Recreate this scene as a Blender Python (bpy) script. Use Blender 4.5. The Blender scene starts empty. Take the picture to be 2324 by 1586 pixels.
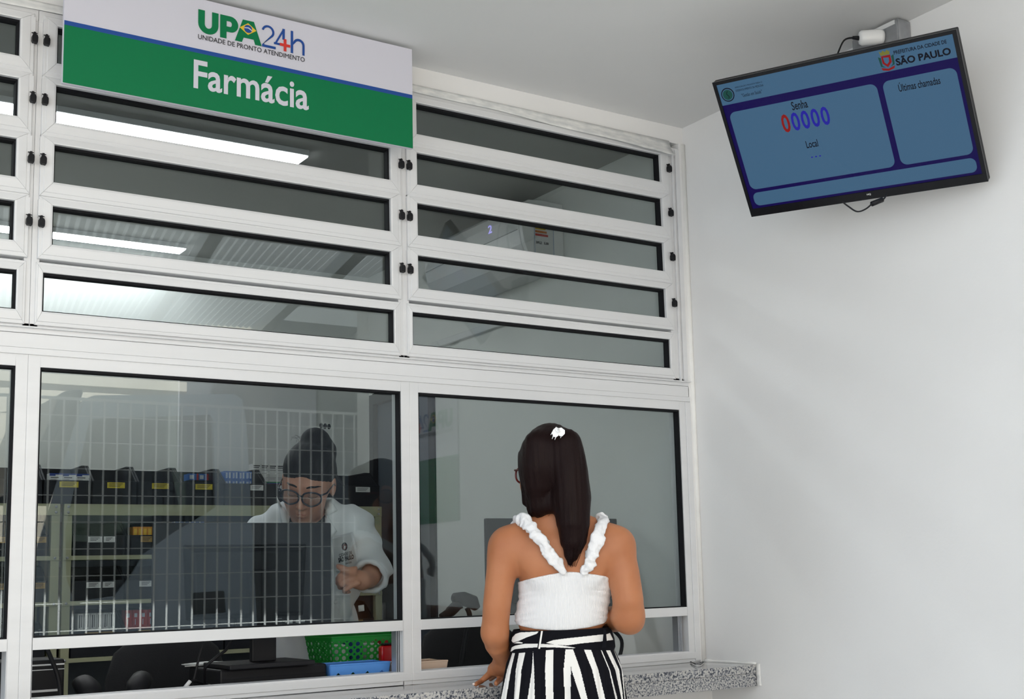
import bpy, math, random
import numpy as np
from mathutils import Vector, Matrix
from mathutils.bvhtree import BVHTree
random.seed(7); np.random.seed(7)
SC = bpy.context.scene; COL = SC.collection
# ---------------------------------------------------------------- camera
CP = np.array([0.0, -3.4, 1.1965])
MR = np.array([[0.82033676, -0.57117354, -0.02843225], [0.05421433, 0.12716499, -0.99039884], [0.5693052, 0.81091914, 0.13528391]])
FPX, PX0, PY0 = 2886.0, 1305.8, 916.8
cd = bpy.data.cameras.new('camera'); cam = bpy.data.objects.new('camera', cd); COL.objects.link(cam); SC.camera = cam
cd.sensor_width = 36.0; cd.lens = FPX / 2324 * 36.0; cd.clip_start = 0.05; cd.clip_end = 200
cd.shift_x = -(PX0 - 1162) / 2324; cd.shift_y = (PY0 - 793) / 2324
cam.matrix_world = Matrix(((MR[0][0], -MR[1][0], -MR[2][0], CP[0]), (MR[0][1], -MR[1][1], -MR[2][1], CP[1]), (MR[0][2], -MR[1][2], -MR[2][2], CP[2]), (0, 0, 0, 1)))
def ray(u, v): return MR.T @ np.array([(u - PX0) / FPX, (v - PY0) / FPX, 1.0])
def PY(u, v, y):                      # point seen at (u,v) on the vertical plane at depth y
    r = ray(u, v); return CP + r * ((y - CP[1]) / r[1])
def PX(u, v, x):
    r = ray(u, v); return CP + r * ((x - CP[0]) / r[0])
def PZ(u, v, z):
    r = ray(u, v); return CP + r * ((z - CP[2]) / r[2])
def PD(u, v, d): return CP + ray(u, v) * d
# ---------------------------------------------------------------- view, sky, sun
SC.view_settings.view_transform = 'Standard'; SC.view_settings.look = 'None'; SC.view_settings.gamma = 1.0
SC.view_settings.use_curve_mapping = False; SC.view_settings.exposure = -0.06
W = bpy.data.worlds.new('sky'); SC.world = W; W.use_nodes = True
WN = W.node_tree.nodes; bgn = WN['Background']
bgn.inputs[0].default_value = (0.76, 0.88, 1.0, 1); bgn.inputs[1].default_value = 1.7
sl = bpy.data.lights.new('sun', 'SUN'); so = bpy.data.objects.new('sun', sl); COL.objects.link(so)
sl.energy = 24.0; sl.angle = 0.01; sl.color = (0.955, 0.985, 1.0)
so.rotation_euler = (math.radians(-46), math.radians(-38), 0)
# ---------------------------------------------------------------- materials
def mat(name, col=(.8, .8, .8), rough=.5, metal=0.0, spec=.5, var=0, vscale=8, bump=0, bscale=60, stretch=None, sss=0, emit=None, estr=0, coat=0, trans=0, col2=None):
    m = bpy.data.materials.new(name); m.use_nodes = True; nt = m.node_tree; b = nt.nodes['Principled BSDF']
    b.inputs['Base Color'].default_value = (*col, 1); b.inputs['Roughness'].default_value = rough; b.inputs['Metallic'].default_value = metal
    b.inputs['Specular IOR Level'].default_value = spec
    if coat: b.inputs['Coat Weight'].default_value = coat; b.inputs['Coat Roughness'].default_value = .08
    if trans: b.inputs['Transmission Weight'].default_value = trans
    if sss:
        b.inputs['Subsurface Weight'].default_value = sss; b.inputs['Subsurface Radius'].default_value = (.012, .005, .003); b.inputs['Subsurface Scale'].default_value = 1.0
    if emit: b.inputs['Emission Color'].default_value = (*emit, 1); b.inputs['Emission Strength'].default_value = estr
    tc = None
    if var or bump:
        tc = nt.nodes.new('ShaderNodeTexCoord'); mp = nt.nodes.new('ShaderNodeMapping'); nt.links.new(tc.outputs['Object'], mp.inputs[0])
        if stretch: mp.inputs['Scale'].default_value = stretch
    if var:
        n = nt.nodes.new('ShaderNodeTexNoise'); n.inputs['Scale'].default_value = vscale; n.inputs['Detail'].default_value = 4
        nt.links.new(mp.outputs[0], n.inputs['Vector'])
        mx = nt.nodes.new('ShaderNodeMix'); mx.data_type = 'RGBA'
        c2 = col2 or tuple(max(0, c * (1 - var)) for c in col)
        mx.inputs[6].default_value = (*col, 1); mx.inputs[7].default_value = (*c2, 1)
        rp = nt.nodes.new('ShaderNodeMapRange'); rp.inputs[1].default_value = .35; rp.inputs[2].default_value = .7
        nt.links.new(n.outputs[0], rp.inputs[0]); nt.links.new(rp.outputs[0], mx.inputs[0]); nt.links.new(mx.outputs[2], b.inputs['Base Color'])
    if bump:
        n2 = nt.nodes.new('ShaderNodeTexNoise'); n2.inputs['Scale'].default_value = bscale; n2.inputs['Detail'].default_value = 3
        nt.links.new(mp.outputs[0], n2.inputs['Vector'])
        bp = nt.nodes.new('ShaderNodeBump'); bp.inputs['Strength'].default_value = bump; bp.inputs['Distance'].default_value = .004
        nt.links.new(n2.outputs[0], bp.inputs['Height']); nt.links.new(bp.outputs[0], b.inputs['Normal'])
    return m
def wave_bump(m, axis, scale, dist, strength=.5):
    nt = m.node_tree; b = nt.nodes['Principled BSDF']; tc = nt.nodes.new('ShaderNodeTexCoord'); w = nt.nodes.new('ShaderNodeTexWave')
    w.bands_direction = axis; w.inputs['Scale'].default_value = scale; nt.links.new(tc.outputs['Object'], w.inputs['Vector'])
    bp = nt.nodes.new('ShaderNodeBump'); bp.inputs['Strength'].default_value = strength; bp.inputs['Distance'].default_value = dist
    nt.links.new(w.outputs[0], bp.inputs['Height']); nt.links.new(bp.outputs[0], b.inputs['Normal']); return m
def granite():
    m = mat('speckled granite', (.5, .5, .5), .12, coat=.4); nt = m.node_tree; b = nt.nodes['Principled BSDF']
    tc = nt.nodes.new('ShaderNodeTexCoord'); v = nt.nodes.new('ShaderNodeTexNoise'); v.inputs['Scale'].default_value = 185; v.inputs['Detail'].default_value = 2.5
    v.inputs['Roughness'].default_value = .6
    nt.links.new(tc.outputs['Object'], v.inputs['Vector'])
    r = nt.nodes.new('ShaderNodeValToRGB'); cr = r.color_ramp; cr.elements[0].position = .40; cr.elements[0].color = (.03, .035, .05, 1)
    cr.elements[1].position = .60; cr.elements[1].color = (.46, .44, .42, 1)
    for p, c in ((.44, (.16, .17, .2, 1)), (.49, (.27, .27, .275, 1)), (.54, (.38, .37, .36, 1))):
        e = cr.elements.new(p); e.color = c
    nt.links.new(v.outputs[0], r.inputs[0]); nt.links.new(r.outputs[0], b.inputs['Base Color']); return m
def glassmat(name, tint=(.74, .78, .78), k=1.0, f0=.047):
    m = bpy.data.materials.new(name); m.use_nodes = True; nt = m.node_tree; N = nt.nodes; N.clear(); L = nt.links.new
    out = N.new('ShaderNodeOutputMaterial'); mx = N.new('ShaderNodeMixShader'); tr = N.new('ShaderNodeBsdfTransparent'); gl = N.new('ShaderNodeBsdfGlossy')
    tr.inputs[0].default_value = (*tint, 1); gl.inputs['Roughness'].default_value = 0.0; gl.inputs['Color'].default_value = (.95, 1, 1, 1)
    ge = N.new('ShaderNodeNewGeometry'); dt = N.new('ShaderNodeVectorMath'); dt.operation = 'DOT_PRODUCT'
    L(ge.outputs['Incoming'], dt.inputs[0]); L(ge.outputs['Normal'], dt.inputs[1])
    def mth(op, a, b=None):
        n = N.new('ShaderNodeMath'); n.operation = op
        if isinstance(a, (int, float)): n.inputs[0].default_value = a
        else: L(a, n.inputs[0])
        if b is not None:
            if isinstance(b, (int, float)): n.inputs[1].default_value = b
            else: L(b, n.inputs[1])
        return n.outputs[0]
    c = mth('ABSOLUTE', dt.outputs['Value']); s = mth('POWER', mth('SUBTRACT', 1.0, c), 5.0)
    f = mth('MULTIPLY', mth('ADD', mth('MULTIPLY', s, 1 - f0), f0), k); f = mth('MINIMUM', f, 1.0)
    L(f, mx.inputs[0]); L(tr.outputs[0], mx.inputs[1]); L(gl.outputs[0], mx.inputs[2]); L(mx.outputs[0], out.inputs[0]); return m
M = {}
M['alu'] = mat('brushed white aluminium', (.72, .72, .73), .42, .12, .5, var=.05, vscale=5, bump=.05, bscale=30, stretch=(.3, 4, 4))
M['alu2'] = mat('aluminium channel', (.42, .44, .47), .35, .6)
M['gasket'] = mat('black rubber gasket', (.009, .009, .011), .7, spec=.15)
M['black'] = mat('black plastic', (.009, .009, .011), .5, spec=.22)
M['blackg'] = mat('glossy black plastic', (.008, .008, .010), .2, spec=.3)
M['dark'] = mat('dark grey plastic', (.040, .041, .048), .55, spec=.25)
M['glass'] = glassmat('window glass', (.80, .83, .83))
M['plaster'] = mat('white painted plaster', (.80, .79, .785), .75, var=.035, vscale=2.5, bump=.12, bscale=55)
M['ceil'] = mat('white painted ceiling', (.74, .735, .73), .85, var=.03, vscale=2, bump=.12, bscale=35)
M['soft'] = mat('fresh filler plaster', (.86, .845, .82), .8, bump=.25, bscale=90, var=.05, vscale=20)
M['granite'] = granite()
M['floor'] = mat('pale floor tile', (.55, .54, .52), .35, var=.08, vscale=3)
M['conc'] = mat('outdoor concrete', (.50, .485, .455), .85, var=.2, vscale=1.5, bump=.2)
M['inwall'] = mat('grey interior paint', (.84, .85, .82), .7, var=.04, vscale=3)
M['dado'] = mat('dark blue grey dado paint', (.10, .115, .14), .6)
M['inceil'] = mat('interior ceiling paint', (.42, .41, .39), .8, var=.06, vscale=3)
M['tube'] = mat('lit diffuser', (1, 1, 1), .5, emit=(.95, .98, 1), estr=20.0)
M['white'] = mat('white plastic', (.8, .8, .8), .3)
M['signw'] = mat('white sign film', (.60, .59, .66), .45, spec=.25)
M['signg'] = mat('green sign film', (.004, .165, .060), .4, spec=.18)
M['signb'] = mat('blue sign film', (.02, .07, .28), .4, spec=.18)
M['ink'] = mat('black print', (.02, .02, .025), .4)
M['red'] = mat('red print', (.6, .03, .02), .35)
M['yellow'] = mat('yellow print', (.75, .48, .03), .4)
M['ylabel'] = mat('yellow paper label', (.62, .50, .035), .6, var=.15, vscale=60)
M['olabel'] = mat('ochre paper label', (.42, .26, .07), .6, var=.15, vscale=60)
M['wlabel'] = mat('white paper label', (.68, .68, .68), .6)
M['steel'] = mat('galvanised steel', (.45, .46, .48), .38, .85, var=.25, vscale=25)
M['shelf'] = mat('cream painted steel', (.40, .40, .26), .45, var=.05, vscale=4)
M['tape'] = mat('peeling paper tape', (.60, .61, .61), .75, var=.28, vscale=22, stretch=(1, 1, 3), col2=(.82, .81, .79))
M['bluep'] = mat('blue basket plastic', (.10, .30, .74), .35)
M['greenp'] = mat('green basket plastic', (.012, .24, .03), .32)
M['beigep'] = mat('beige basket plastic', (.72, .55, .43), .4)
M['redp'] = mat('red box plastic', (.48, .004, .008), .12, coat=.6)
# ---------------------------------------------------------------- mesh helpers
class MB:
    def __init__(s): s.v = []; s.f = []; s.mi = []; s.uv = None
    def add(s, vs, fs, mi=0):
        o = len(s.v); s.v += [tuple(map(float, p)) for p in vs]; s.f += [tuple(o + i for i in f) for f in fs]; s.mi += [mi] * len(fs); return s
    def box(s, x0, x1, y0, y1, z0, z1, mi=0, T=None):
        vs = [(x, y, z) for z in (z0, z1) for y in (y0, y1) for x in (x0, x1)]
        if T is not None: vs = [tuple(T @ Vector(p)) for p in vs]
        return s.add(vs, [(0, 2, 3, 1), (4, 5, 7, 6), (0, 1, 5, 4), (2, 6, 7, 3), (0, 4, 6, 2), (1, 3, 7, 5)], mi)
    def prism(s, pts, d, mi=0, caps=True):   # pts: closed 3D polygon, d: extrusion vector
        n = len(pts); d = np.array(d); a = [np.array(p) for p in pts]; vs = a + [p + d for p in a]
        fs = [(i, (i + 1) % n, n + (i + 1) % n, n + i) for i in range(n)]
        if caps: fs += [tuple(range(n))[::-1], tuple(range(n, 2 * n))]
        return s.add(vs, fs, mi)
    def tube(s, pts, r, n=8, mi=0, flat=1.0, up=None, closed=False):
        pts = [np.array(p, float) for p in pts]; m = len(pts); rr = r if hasattr(r, '__len__') else [r] * m
        vs = []; prev = None
        for i, p in enumerate(pts):
            t = pts[min(i + 1, m - 1)] - pts[max(i - 1, 0)]
            if closed: t = pts[(i + 1) % m] - pts[i - 1]
            t /= np.linalg.norm(t) + 1e-9
            if up is not None: a = np.cross(t, up)
            elif prev is None: a = np.cross(t, (0, 0, 1) if abs(t[2]) < .9 else (1, 0, 0))
            else: a = prev - t * (prev @ t)
            a /= np.linalg.norm(a) + 1e-9; prev = a; b = np.cross(t, a)
            for k in range(n):
                an = 2 * math.pi * k / n; vs.append(p + rr[i] * (a * math.cos(an) + b * math.sin(an) * flat))
        mm = m if closed else m - 1
        fs = [(i * n + k, i * n + (k + 1) % n, ((i + 1) % m) * n + (k + 1) % n, ((i + 1) % m) * n + k) for i in range(mm) for k in range(n)]
        if not closed: fs += [tuple(range(n))[::-1], tuple((m - 1) * n + k for k in range(n))]
        return s.add(vs, fs, mi)
    def lathe(s, c, prof, n=20, mi=0, axis=None):    # prof [(r, h)]
        c = np.array(c, float); ax = np.array(axis or (0, 0, 1), float); ax /= np.linalg.norm(ax)
        a = np.cross(ax, (1, 0, 0) if abs(ax[0]) < .9 else (0, 1, 0)); a /= np.linalg.norm(a); b = np.cross(ax, a)
        vs = [c + ax * h + r * (a * math.cos(2 * math.pi * k / n) + b * math.sin(2 * math.pi * k / n)) for r, h in prof for k in range(n)]
        m = len(prof); fs = [(i * n + k, i * n + (k + 1) % n, (i + 1) * n + (k + 1) % n, (i + 1) * n + k) for i in range(m - 1) for k in range(n)]
        fs += [tuple(range(n))[::-1], tuple((m - 1) * n + k for k in range(n))]
        return s.add(vs, fs, mi)
    def ell(s, c, r, n=16, mi=0, T=None):
        c = np.array(c, float); vs = []
        for i in range(n + 1):
            th = math.pi * i / n
            for k in range(2 * n):
                ph = math.pi * k / n; q = np.array((r[0] * math.sin(th) * math.cos(ph), r[1] * math.sin(th) * math.sin(ph), r[2] * math.cos(th)))
                if T is not None: q = T @ q
                vs.append(c + q)
        w = 2 * n; fs = [(i * w + k, (i + 1) * w + k, (i + 1) * w + (k + 1) % w, i * w + (k + 1) % w) for i in range(n) for k in range(w)]
        return s.add(vs, fs, mi)
    def frame(s, x0, x1, z0, z1, w, y0, y1, mi=0):   # rectangular picture-frame, w = (left,right,bottom,top)
        l, r, b, t = w
        s.box(x0, x0 + l, y0, y1, z0, z1, mi); s.box(x1 - r, x1, y0, y1, z0, z1, mi)
        s.box(x0 + l, x1 - r, y0, y1, z0, z0 + b, mi); s.box(x0 + l, x1 - r, y0, y1, z1 - t, z1, mi); return s
    def build(s, name, m, parent=None, bev=0, smooth=False, seg=2):
        me = bpy.data.meshes.new(name); me.from_pydata(s.v, [], s.f); me.update()
        o = bpy.data.objects.new(name, me); COL.objects.link(o)
        for q in (m if isinstance(m, (list, tuple)) else [m]): me.materials.append(M[q] if isinstance(q, str) else q)
        if any(s.mi): me.polygons.foreach_set('material_index', s.mi)
        import bmesh
        bm = bmesh.new(); bm.from_mesh(me); bmesh.ops.remove_doubles(bm, verts=bm.verts, dist=1e-5)
        bm.faces.ensure_lookup_table(); bmesh.ops.recalc_face_normals(bm, faces=bm.faces); bm.to_mesh(me); bm.free()
        if smooth: me.polygons.foreach_set('use_smooth', [True] * len(me.polygons))
        if bev:
            b = o.modifiers.new('bevel', 'BEVEL'); b.width = bev; b.segments = seg; b.limit_method = 'ANGLE'; b.angle_limit = .6
        if parent is not None: attach(o, parent)
        return o
def attach(o, parent):
    o.parent = parent; o.matrix_parent_inverse = parent.matrix_world_basis() if False else Matrix(parent.get('_wm', None) or Matrix.Identity(4)).inverted() if parent.get('_wm') else world(parent).inverted()
def world(o):
    m = o.matrix_basis.copy()
    if o.parent: m = world(o.parent) @ o.matrix_parent_inverse @ m
    return m
def tag(o, label, cat, group=None, kind=None):
    if label: o['label'] = label
    if cat: o['category'] = cat
    if group: o['group'] = group
    if kind: o['kind'] = kind
    return o
def thing(name, loc, label=None, cat=None, group=None, kind=None, rot=None):
    o = bpy.data.objects.new(name, None); COL.objects.link(o); o.location = tuple(map(float, loc)); o.empty_display_size = .05
    if rot: o.rotation_euler = rot
    o.matrix_basis = (Matrix.Translation(Vector(tuple(map(float, loc)))) @ (rot if isinstance(rot, Matrix) else Matrix.Identity(4)))
    return tag(o, label, cat, group, kind)
def struct(o): o['kind'] = 'structure'; return o
def copy_tree(o, parent=None):
    c = o.copy(); COL.objects.link(c)
    if parent: c.parent = parent
    for ch in list(o.children): copy_tree(ch, c)
    return c
FONT_CACHE = {}
def txt(s, w, h, T, m, name, parent, bold=0.0, ext=.0006, space=1.0, label=None, mp=None):
    """text mesh fitted to w x h, lower-left at the origin of T (x right, y up, z towards the viewer)"""
    cu = bpy.data.curves.new(name, 'FONT'); cu.body = s; cu.size = 1; cu.offset = bold; cu.extrude = 0; cu.space_character = space; cu.resolution_u = 3
    to = bpy.data.objects.new(name, cu); COL.objects.link(to); dg = bpy.context.evaluated_depsgraph_get()
    me0 = to.evaluated_get(dg).to_mesh(); vs = [tuple(v.co) for v in me0.vertices]; fs = [tuple(p.vertices) for p in me0.polygons]
    bpy.data.objects.remove(to); bpy.data.curves.remove(cu)
    xs = [v[0] for v in vs]; ys = [v[1] for v in vs]; x0, x1, y0, y1 = min(xs), max(xs), min(ys), max(ys)
    b = MB(); q = [((v[0] - x0) / (x1 - x0) * w, (v[1] - y0) / (y1 - y0) * h, 0) for v in vs]
    if mp: q = [mp(*p) for p in q]
    else: q = [tuple(T @ Vector(p)) for p in q]
    b.add(q, fs)
    me = bpy.data.meshes.new(name); me.from_pydata(b.v, [], b.f); o = bpy.data.objects.new(name, me); COL.objects.link(o); me.materials.append(M[m] if isinstance(m, str) else m)
    if not mp:
        so_ = o.modifiers.new('thick', 'SOLIDIFY'); so_.thickness = ext; so_.offset = 0
    if parent is not None: attach(o, parent)
    return o
def basis(o, x, y, z=None):
    x = Vector(x).normalized(); y = Vector(y).normalized(); z = x.cross(y); return Matrix(((x[0], y[0], z[0], o[0]), (x[1], y[1], z[1], o[1]), (x[2], y[2], z[2], o[2]), (0, 0, 0, 1)))
# ---------------------------------------------------------------- implicit bodies
class Field:
    """smooth union of round cones and ellipsoids on a grid, meshed by surface nets"""
    def __init__(s, lo, hi, h):
        s.lo = np.array(lo, float); s.h = h; s.n = (np.ceil((np.array(hi) - s.lo) / h)).astype(int) + 1
        s.d = np.full(s.n, .2, np.float32)
        s.ax = [s.lo[i] + h * np.arange(s.n[i]) for i in range(3)]
    def _win(s, lo, hi):
        a = np.clip(((np.array(lo) - s.lo) / s.h).astype(int), 0, s.n); b = np.clip(((np.array(hi) - s.lo) / s.h).astype(int) + 2, 0, s.n)
        sl = tuple(slice(a[i], b[i]) for i in range(3))
        X, Y, Z = np.meshgrid(*[s.ax[i][sl[i]] for i in range(3)], indexing='ij'); return sl, X.astype(np.float32), Y.astype(np.float32), Z.astype(np.float32)
    def _mix(s, sl, d, k, op):
        o = s.d[sl]
        if op == 'sub':
            h = np.clip(.5 - .5 * (o + d) / k, 0, 1); s.d[sl] = o * (1 - h) + (-d) * h + k * h * (1 - h)
        else:
            h = np.clip(.5 + .5 * (o - d) / k, 0, 1); s.d[sl] = o * (1 - h) + d * h - k * h * (1 - h)
    def cone(s, a, b, ra, rb, k=.02, op='add'):
        a = np.array(a, float); b = np.array(b, float); R = max(ra, rb) + .05
        sl, X, Y, Z = s._win(np.minimum(a, b) - R, np.maximum(a, b) + R)
        if X.size == 0: return s
        ba = b - a; L = ba @ ba + 1e-12
        t = np.clip(((X - a[0]) * ba[0] + (Y - a[1]) * ba[1] + (Z - a[2]) * ba[2]) / L, 0, 1)
        d = np.sqrt((X - a[0] - t * ba[0]) ** 2 + (Y - a[1] - t * ba[1]) ** 2 + (Z - a[2] - t * ba[2]) ** 2) - (ra + t * (rb - ra))
        s._mix(sl, d, k, op); return s
    def chain(s, pts, k=.012):
        P = [np.array(p[0], float) for p in pts]; R = max(p[1] for p in pts) + .05
        sl, X, Y, Z = s._win(np.min(P, 0) - R, np.max(P, 0) + R)
        if X.size == 0: return s
        D = None
        for (a, ra), (b, rb) in zip(pts[:-1], pts[1:]):
            a = np.array(a, float); b = np.array(b, float); ba = b - a; L = ba @ ba + 1e-12
            t = np.clip(((X - a[0]) * ba[0] + (Y - a[1]) * ba[1] + (Z - a[2]) * ba[2]) / L, 0, 1)
            d = np.sqrt((X - a[0] - t * ba[0]) ** 2 + (Y - a[1] - t * ba[1]) ** 2 + (Z - a[2] - t * ba[2]) ** 2) - (ra + t * (rb - ra))
            D = d if D is None else np.minimum(D, d)
        s._mix(sl, D, k, 'add'); return s
    def ell(s, c, r, k=.03, op='add', T=None):
        c = np.array(c, float); r = np.array(r, float); R = r.max() + .06
        sl, X, Y, Z = s._win(c - R, c + R)
        if X.size == 0: return s
        X = X - c[0]; Y = Y - c[1]; Z = Z - c[2]
        if T is not None:     # T columns: local axes in field space
            T = np.array(T); X, Y, Z = (T[0, 0] * X + T[1, 0] * Y + T[2, 0] * Z, T[0, 1] * X + T[1, 1] * Y + T[2, 1] * Z, T[0, 2] * X + T[1, 2] * Y + T[2, 2] * Z)
        k0 = np.sqrt((X / r[0]) ** 2 + (Y / r[1]) ** 2 + (Z / r[2]) ** 2); k1 = np.sqrt((X / r[0] ** 2) ** 2 + (Y / r[1] ** 2) ** 2 + (Z / r[2] ** 2) ** 2) + 1e-6
        s._mix(sl, k0 * (k0 - 1) / k1, k, op); return s
    def grid(s): return np.meshgrid(*s.ax, indexing='ij')
    def mesh(s, name, m, parent=None, T=None, d=None):
        d = s.d if d is None else d
        d = d.copy(); d[0] = d[-1] = .1; d[:, 0] = d[:, -1] = .1; d[:, :, 0] = d[:, :, -1] = .1
        ins = d < 0; n = np.array(d.shape) - 1; cnt = np.zeros(n, np.int16)
        for i in (0, 1):
            for j in (0, 1):
                for k in (0, 1): cnt += ins[i:i + n[0], j:j + n[1], k:k + n[2]]
        act = (cnt > 0) & (cnt < 8); idx = np.argwhere(act); ids = np.full(n, -1, np.int64); ids[act] = np.arange(len(idx))
        acc = np.zeros((len(idx), 3)); num = np.zeros(len(idx))
        for ax in range(3):
            o1, o2 = [a for a in range(3) if a != ax]
            for i in (0, 1):
                for j in (0, 1):
                    p = idx.copy(); p[:, o1] += i; p[:, o2] += j; q = p.copy(); q[:, ax] += 1
                    da = d[p[:, 0], p[:, 1], p[:, 2]]; db = d[q[:, 0], q[:, 1], q[:, 2]]; c = (da < 0) != (db < 0)
                    t = da / (da - db + 1e-12); pos = p.astype(float); pos[:, ax] += t
                    acc[c] += pos[c]; num[c] += 1
        V = s.lo + acc / num[:, None] * s.h; F = []
        for ax in range(3):
            o1, o2 = (ax + 1) % 3, (ax + 2) % 3
            A = [slice(None)] * 3; B = [slice(None)] * 3; A[ax] = slice(0, -1); B[ax] = slice(1, None)
            e = ins[tuple(A)] != ins[tuple(B)]; p = np.argwhere(e); p = p[(p[:, o1] > 0) & (p[:, o2] > 0) & (p[:, o1] < n[o1]) & (p[:, o2] < n[o2])]
            f = ins[tuple(A)][p[:, 0], p[:, 1], p[:, 2]]; q = []
            for a_, b_ in ((-1, -1), (0, -1), (0, 0), (-1, 0)):
                c = p.copy(); c[:, o1] += a_; c[:, o2] += b_; q.append(ids[c[:, 0], c[:, 1], c[:, 2]])
            q = np.stack(q, 1); q[~f] = q[~f][:, ::-1]; F.append(q)
        F = np.concatenate(F)
        me = bpy.data.meshes.new(name); me.vertices.add(len(V)); me.vertices.foreach_set('co', V.ravel())
        me.loops.add(F.size); me.polygons.add(len(F)); me.loops.foreach_set('vertex_index', F.ravel().astype(np.int32))
        me.polygons.foreach_set('loop_start', np.arange(0, F.size, 4, dtype=np.int32)); me.polygons.foreach_set('loop_total', np.full(len(F), 4, np.int32)) if bpy.app.version < (4, 0, 0) else None
        me.polygons.foreach_set('use_smooth', np.ones(len(F), bool)); me.update(calc_edges=True); me.validate()
        o = bpy.data.objects.new(name, me); COL.objects.link(o); me.materials.append(M[m] if isinstance(m, str) else m)
        sm = o.modifiers.new('relax', 'SMOOTH'); sm.factor = .5; sm.iterations = 3
        if T is not None: o.matrix_basis = T
        if parent is not None: attach(o, parent)
        return o
def attach(o, parent):
    o.parent = parent; o.matrix_parent_inverse = world(parent).inverted()
# ================================================================ SETTING
def sbox(name, m, *b, bev=0):
    return struct(MB().box(*b).build(name, m, bev=bev))
XR, ZC, ZK = 2.90, 2.805, 0.90
sbox('floor', 'floor', -7, 6.0, -2.6, 0.0, -.1, 0)
sbox('floor', 'floor', -1.6, 2.905, .1, 2.9, -.1, 0)
tag(struct(MB().box(-14, 16, -22, -2.6, -.16, -.02).build('floor', 'conc')), None, None)
sbox('ceiling', 'ceil', -0.5, 6.0, -1.8, .06, ZC, ZC + .12)
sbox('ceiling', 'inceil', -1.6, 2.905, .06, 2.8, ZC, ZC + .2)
sbox('wall_right', 'plaster', XR, XR + .18, -2.7, .055, 0, ZC)
w = MB().box(2.905, 3.08, .055, 1.93, 0, ZC).box(2.905, 3.08, 2.58, 2.8, 0, ZC).box(2.905, 3.08, 1.93, 2.58, 2.14, ZC)
struct(w.build('wall_right', 'inwall'))
sbox('wall_back', 'inwall', -1.6, 2.905, 2.62, 2.8, 0, ZC)
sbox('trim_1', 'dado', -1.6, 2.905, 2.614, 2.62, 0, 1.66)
sbox('wall_left', 'inwall', -1.75, -1.6, .06, 3.05, 0, ZC)
w = MB().box(-7, XR, -.03, .06, 0, .829).box(-7, -.46, -.03, .06, .829, ZC).box(-.46, XR, .004, .06, 2.742, ZC)
w.box(2.873, XR, -.002, .05, 1.80, 2.742).box(2.879, XR, -.002, .05, ZK, 1.80)
struct(w.build('wall_front', 'plaster'))
# rounded filler in the reveal beside the frame and under the ceiling
b = MB(); b.tube([(2.893, .0, ZK), (2.893, .0, 2.74)], .010, 8); pass
struct(b.build('trim_2', 'soft', smooth=True))
# dark inner doorway on the right wall
d = thing('door_1', (2.93, 1.93, 0)); d['kind'] = 'structure'
MB().box(2.925, 2.965, 1.95, 2.56, 0, 2.12).build('door_leaf', 'dado', d); MB().box(2.895, 2.925, 1.90, 1.955, 0, 2.17).box(2.895, 2.925, 2.555, 2.60, 0, 2.17).box(2.895, 2.925, 1.955, 2.555, 2.115, 2.17).build('door_frame', 'dark', d, bev=.003)
MB().box(2.905, 2.925, 2.48, 2.50, .98, 1.1).build('door_handle', 'steel', d, bev=.004)
# ---------------------------------------------------------------- louvre windows and fixed lights
ROWS = [(2.581, 2.684), (2.418, 2.522), (2.256, 2.360), (2.089, 2.194), (1.912, 2.015)]
BAYS = [(-.328, .648), (.740, 1.715), (1.806, 2.783)]
def pane(x0, x1, z0, z1, y, parent):
    g = MB().frame(x0 - .002, x1 + .002, z0 - .002, z1 + .002, (.0065, .0065, .0055, .0085), .004, .030).build('gasket', 'gasket', parent)
    return MB().box(x0, x1, y, y + .004, z0, z1).build('glass_pane', 'glass', parent)
def sash_mb(x0, x1, z0, z1, wl, wr, wb, wt, y0, y1):
    b = MB(); X0, X1, Z0, Z1 = x0 - wl, x1 + wr, z0 - wb, z1 + wt
    o = [(X0, Z0), (X1, Z0), (X1, Z1), (X0, Z1)]; i = [(x0, z0), (x1, z0), (x1, z1), (x0, z1)]
    # mitred members, each with a shallow groove and a raised inner bead
    for k in range(4):
        j = (k + 1) % 4; e = .00035
        a0, a1, b1, b0 = np.array(o[k]), np.array(o[j]), np.array(i[j]), np.array(i[k])
        L = lambda t, y: [(*(a0 * (1 - t) + b0 * t),), (*(a1 * (1 - t) + b1 * t),)]
        dr = (a1 - a0) / np.linalg.norm(a1 - a0) * e
        prof = [(0, y1), (0, y0 + .004), (.04, y0 + .003), (.26, y0 + .003), (.30, y0 + .0012), (.86, y0), (1, y0 + .001), (1, y1)]
        vs = []
        for t, y in prof:
            p, q = a0 * (1 - t) + b0 * t + dr, a1 * (1 - t) + b1 * t - dr
            vs += [(p[0], y, p[1]), (q[0], y, q[1])]
        n = len(prof); fs = [(2 * m_, 2 * m_ + 1, 2 * ((m_ + 1) % n) + 1, 2 * ((m_ + 1) % n)) for m_ in range(n)]
        fs += [tuple(2 * m_ for m_ in range(n)), tuple(2 * m_ + 1 for m_ in range(n))[::-1]]
        b.add(vs, fs)
    return b
def latch(x, z, parent):
    b = MB(); pr = [(.0, -.011), (.0065, -.012), (.0075, -.006), (.0078, .004), (.006, .009), (.002, .0115), (-.004, .0115), (-.0068, .006), (-.0072, -.006), (-.005, -.011)]
    b.prism([(x + a, -.006, z + c) for a, c in pr], (0, -.015, 0)); b.box(x - .003, x + .003, -.016, -.004, z + .010, z + .019); b.box(x - .007, x + .008, -.010, -.006, z + .017, z + .019)
    b.build('latch', 'black', parent, bev=.0012, smooth=False)
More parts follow.
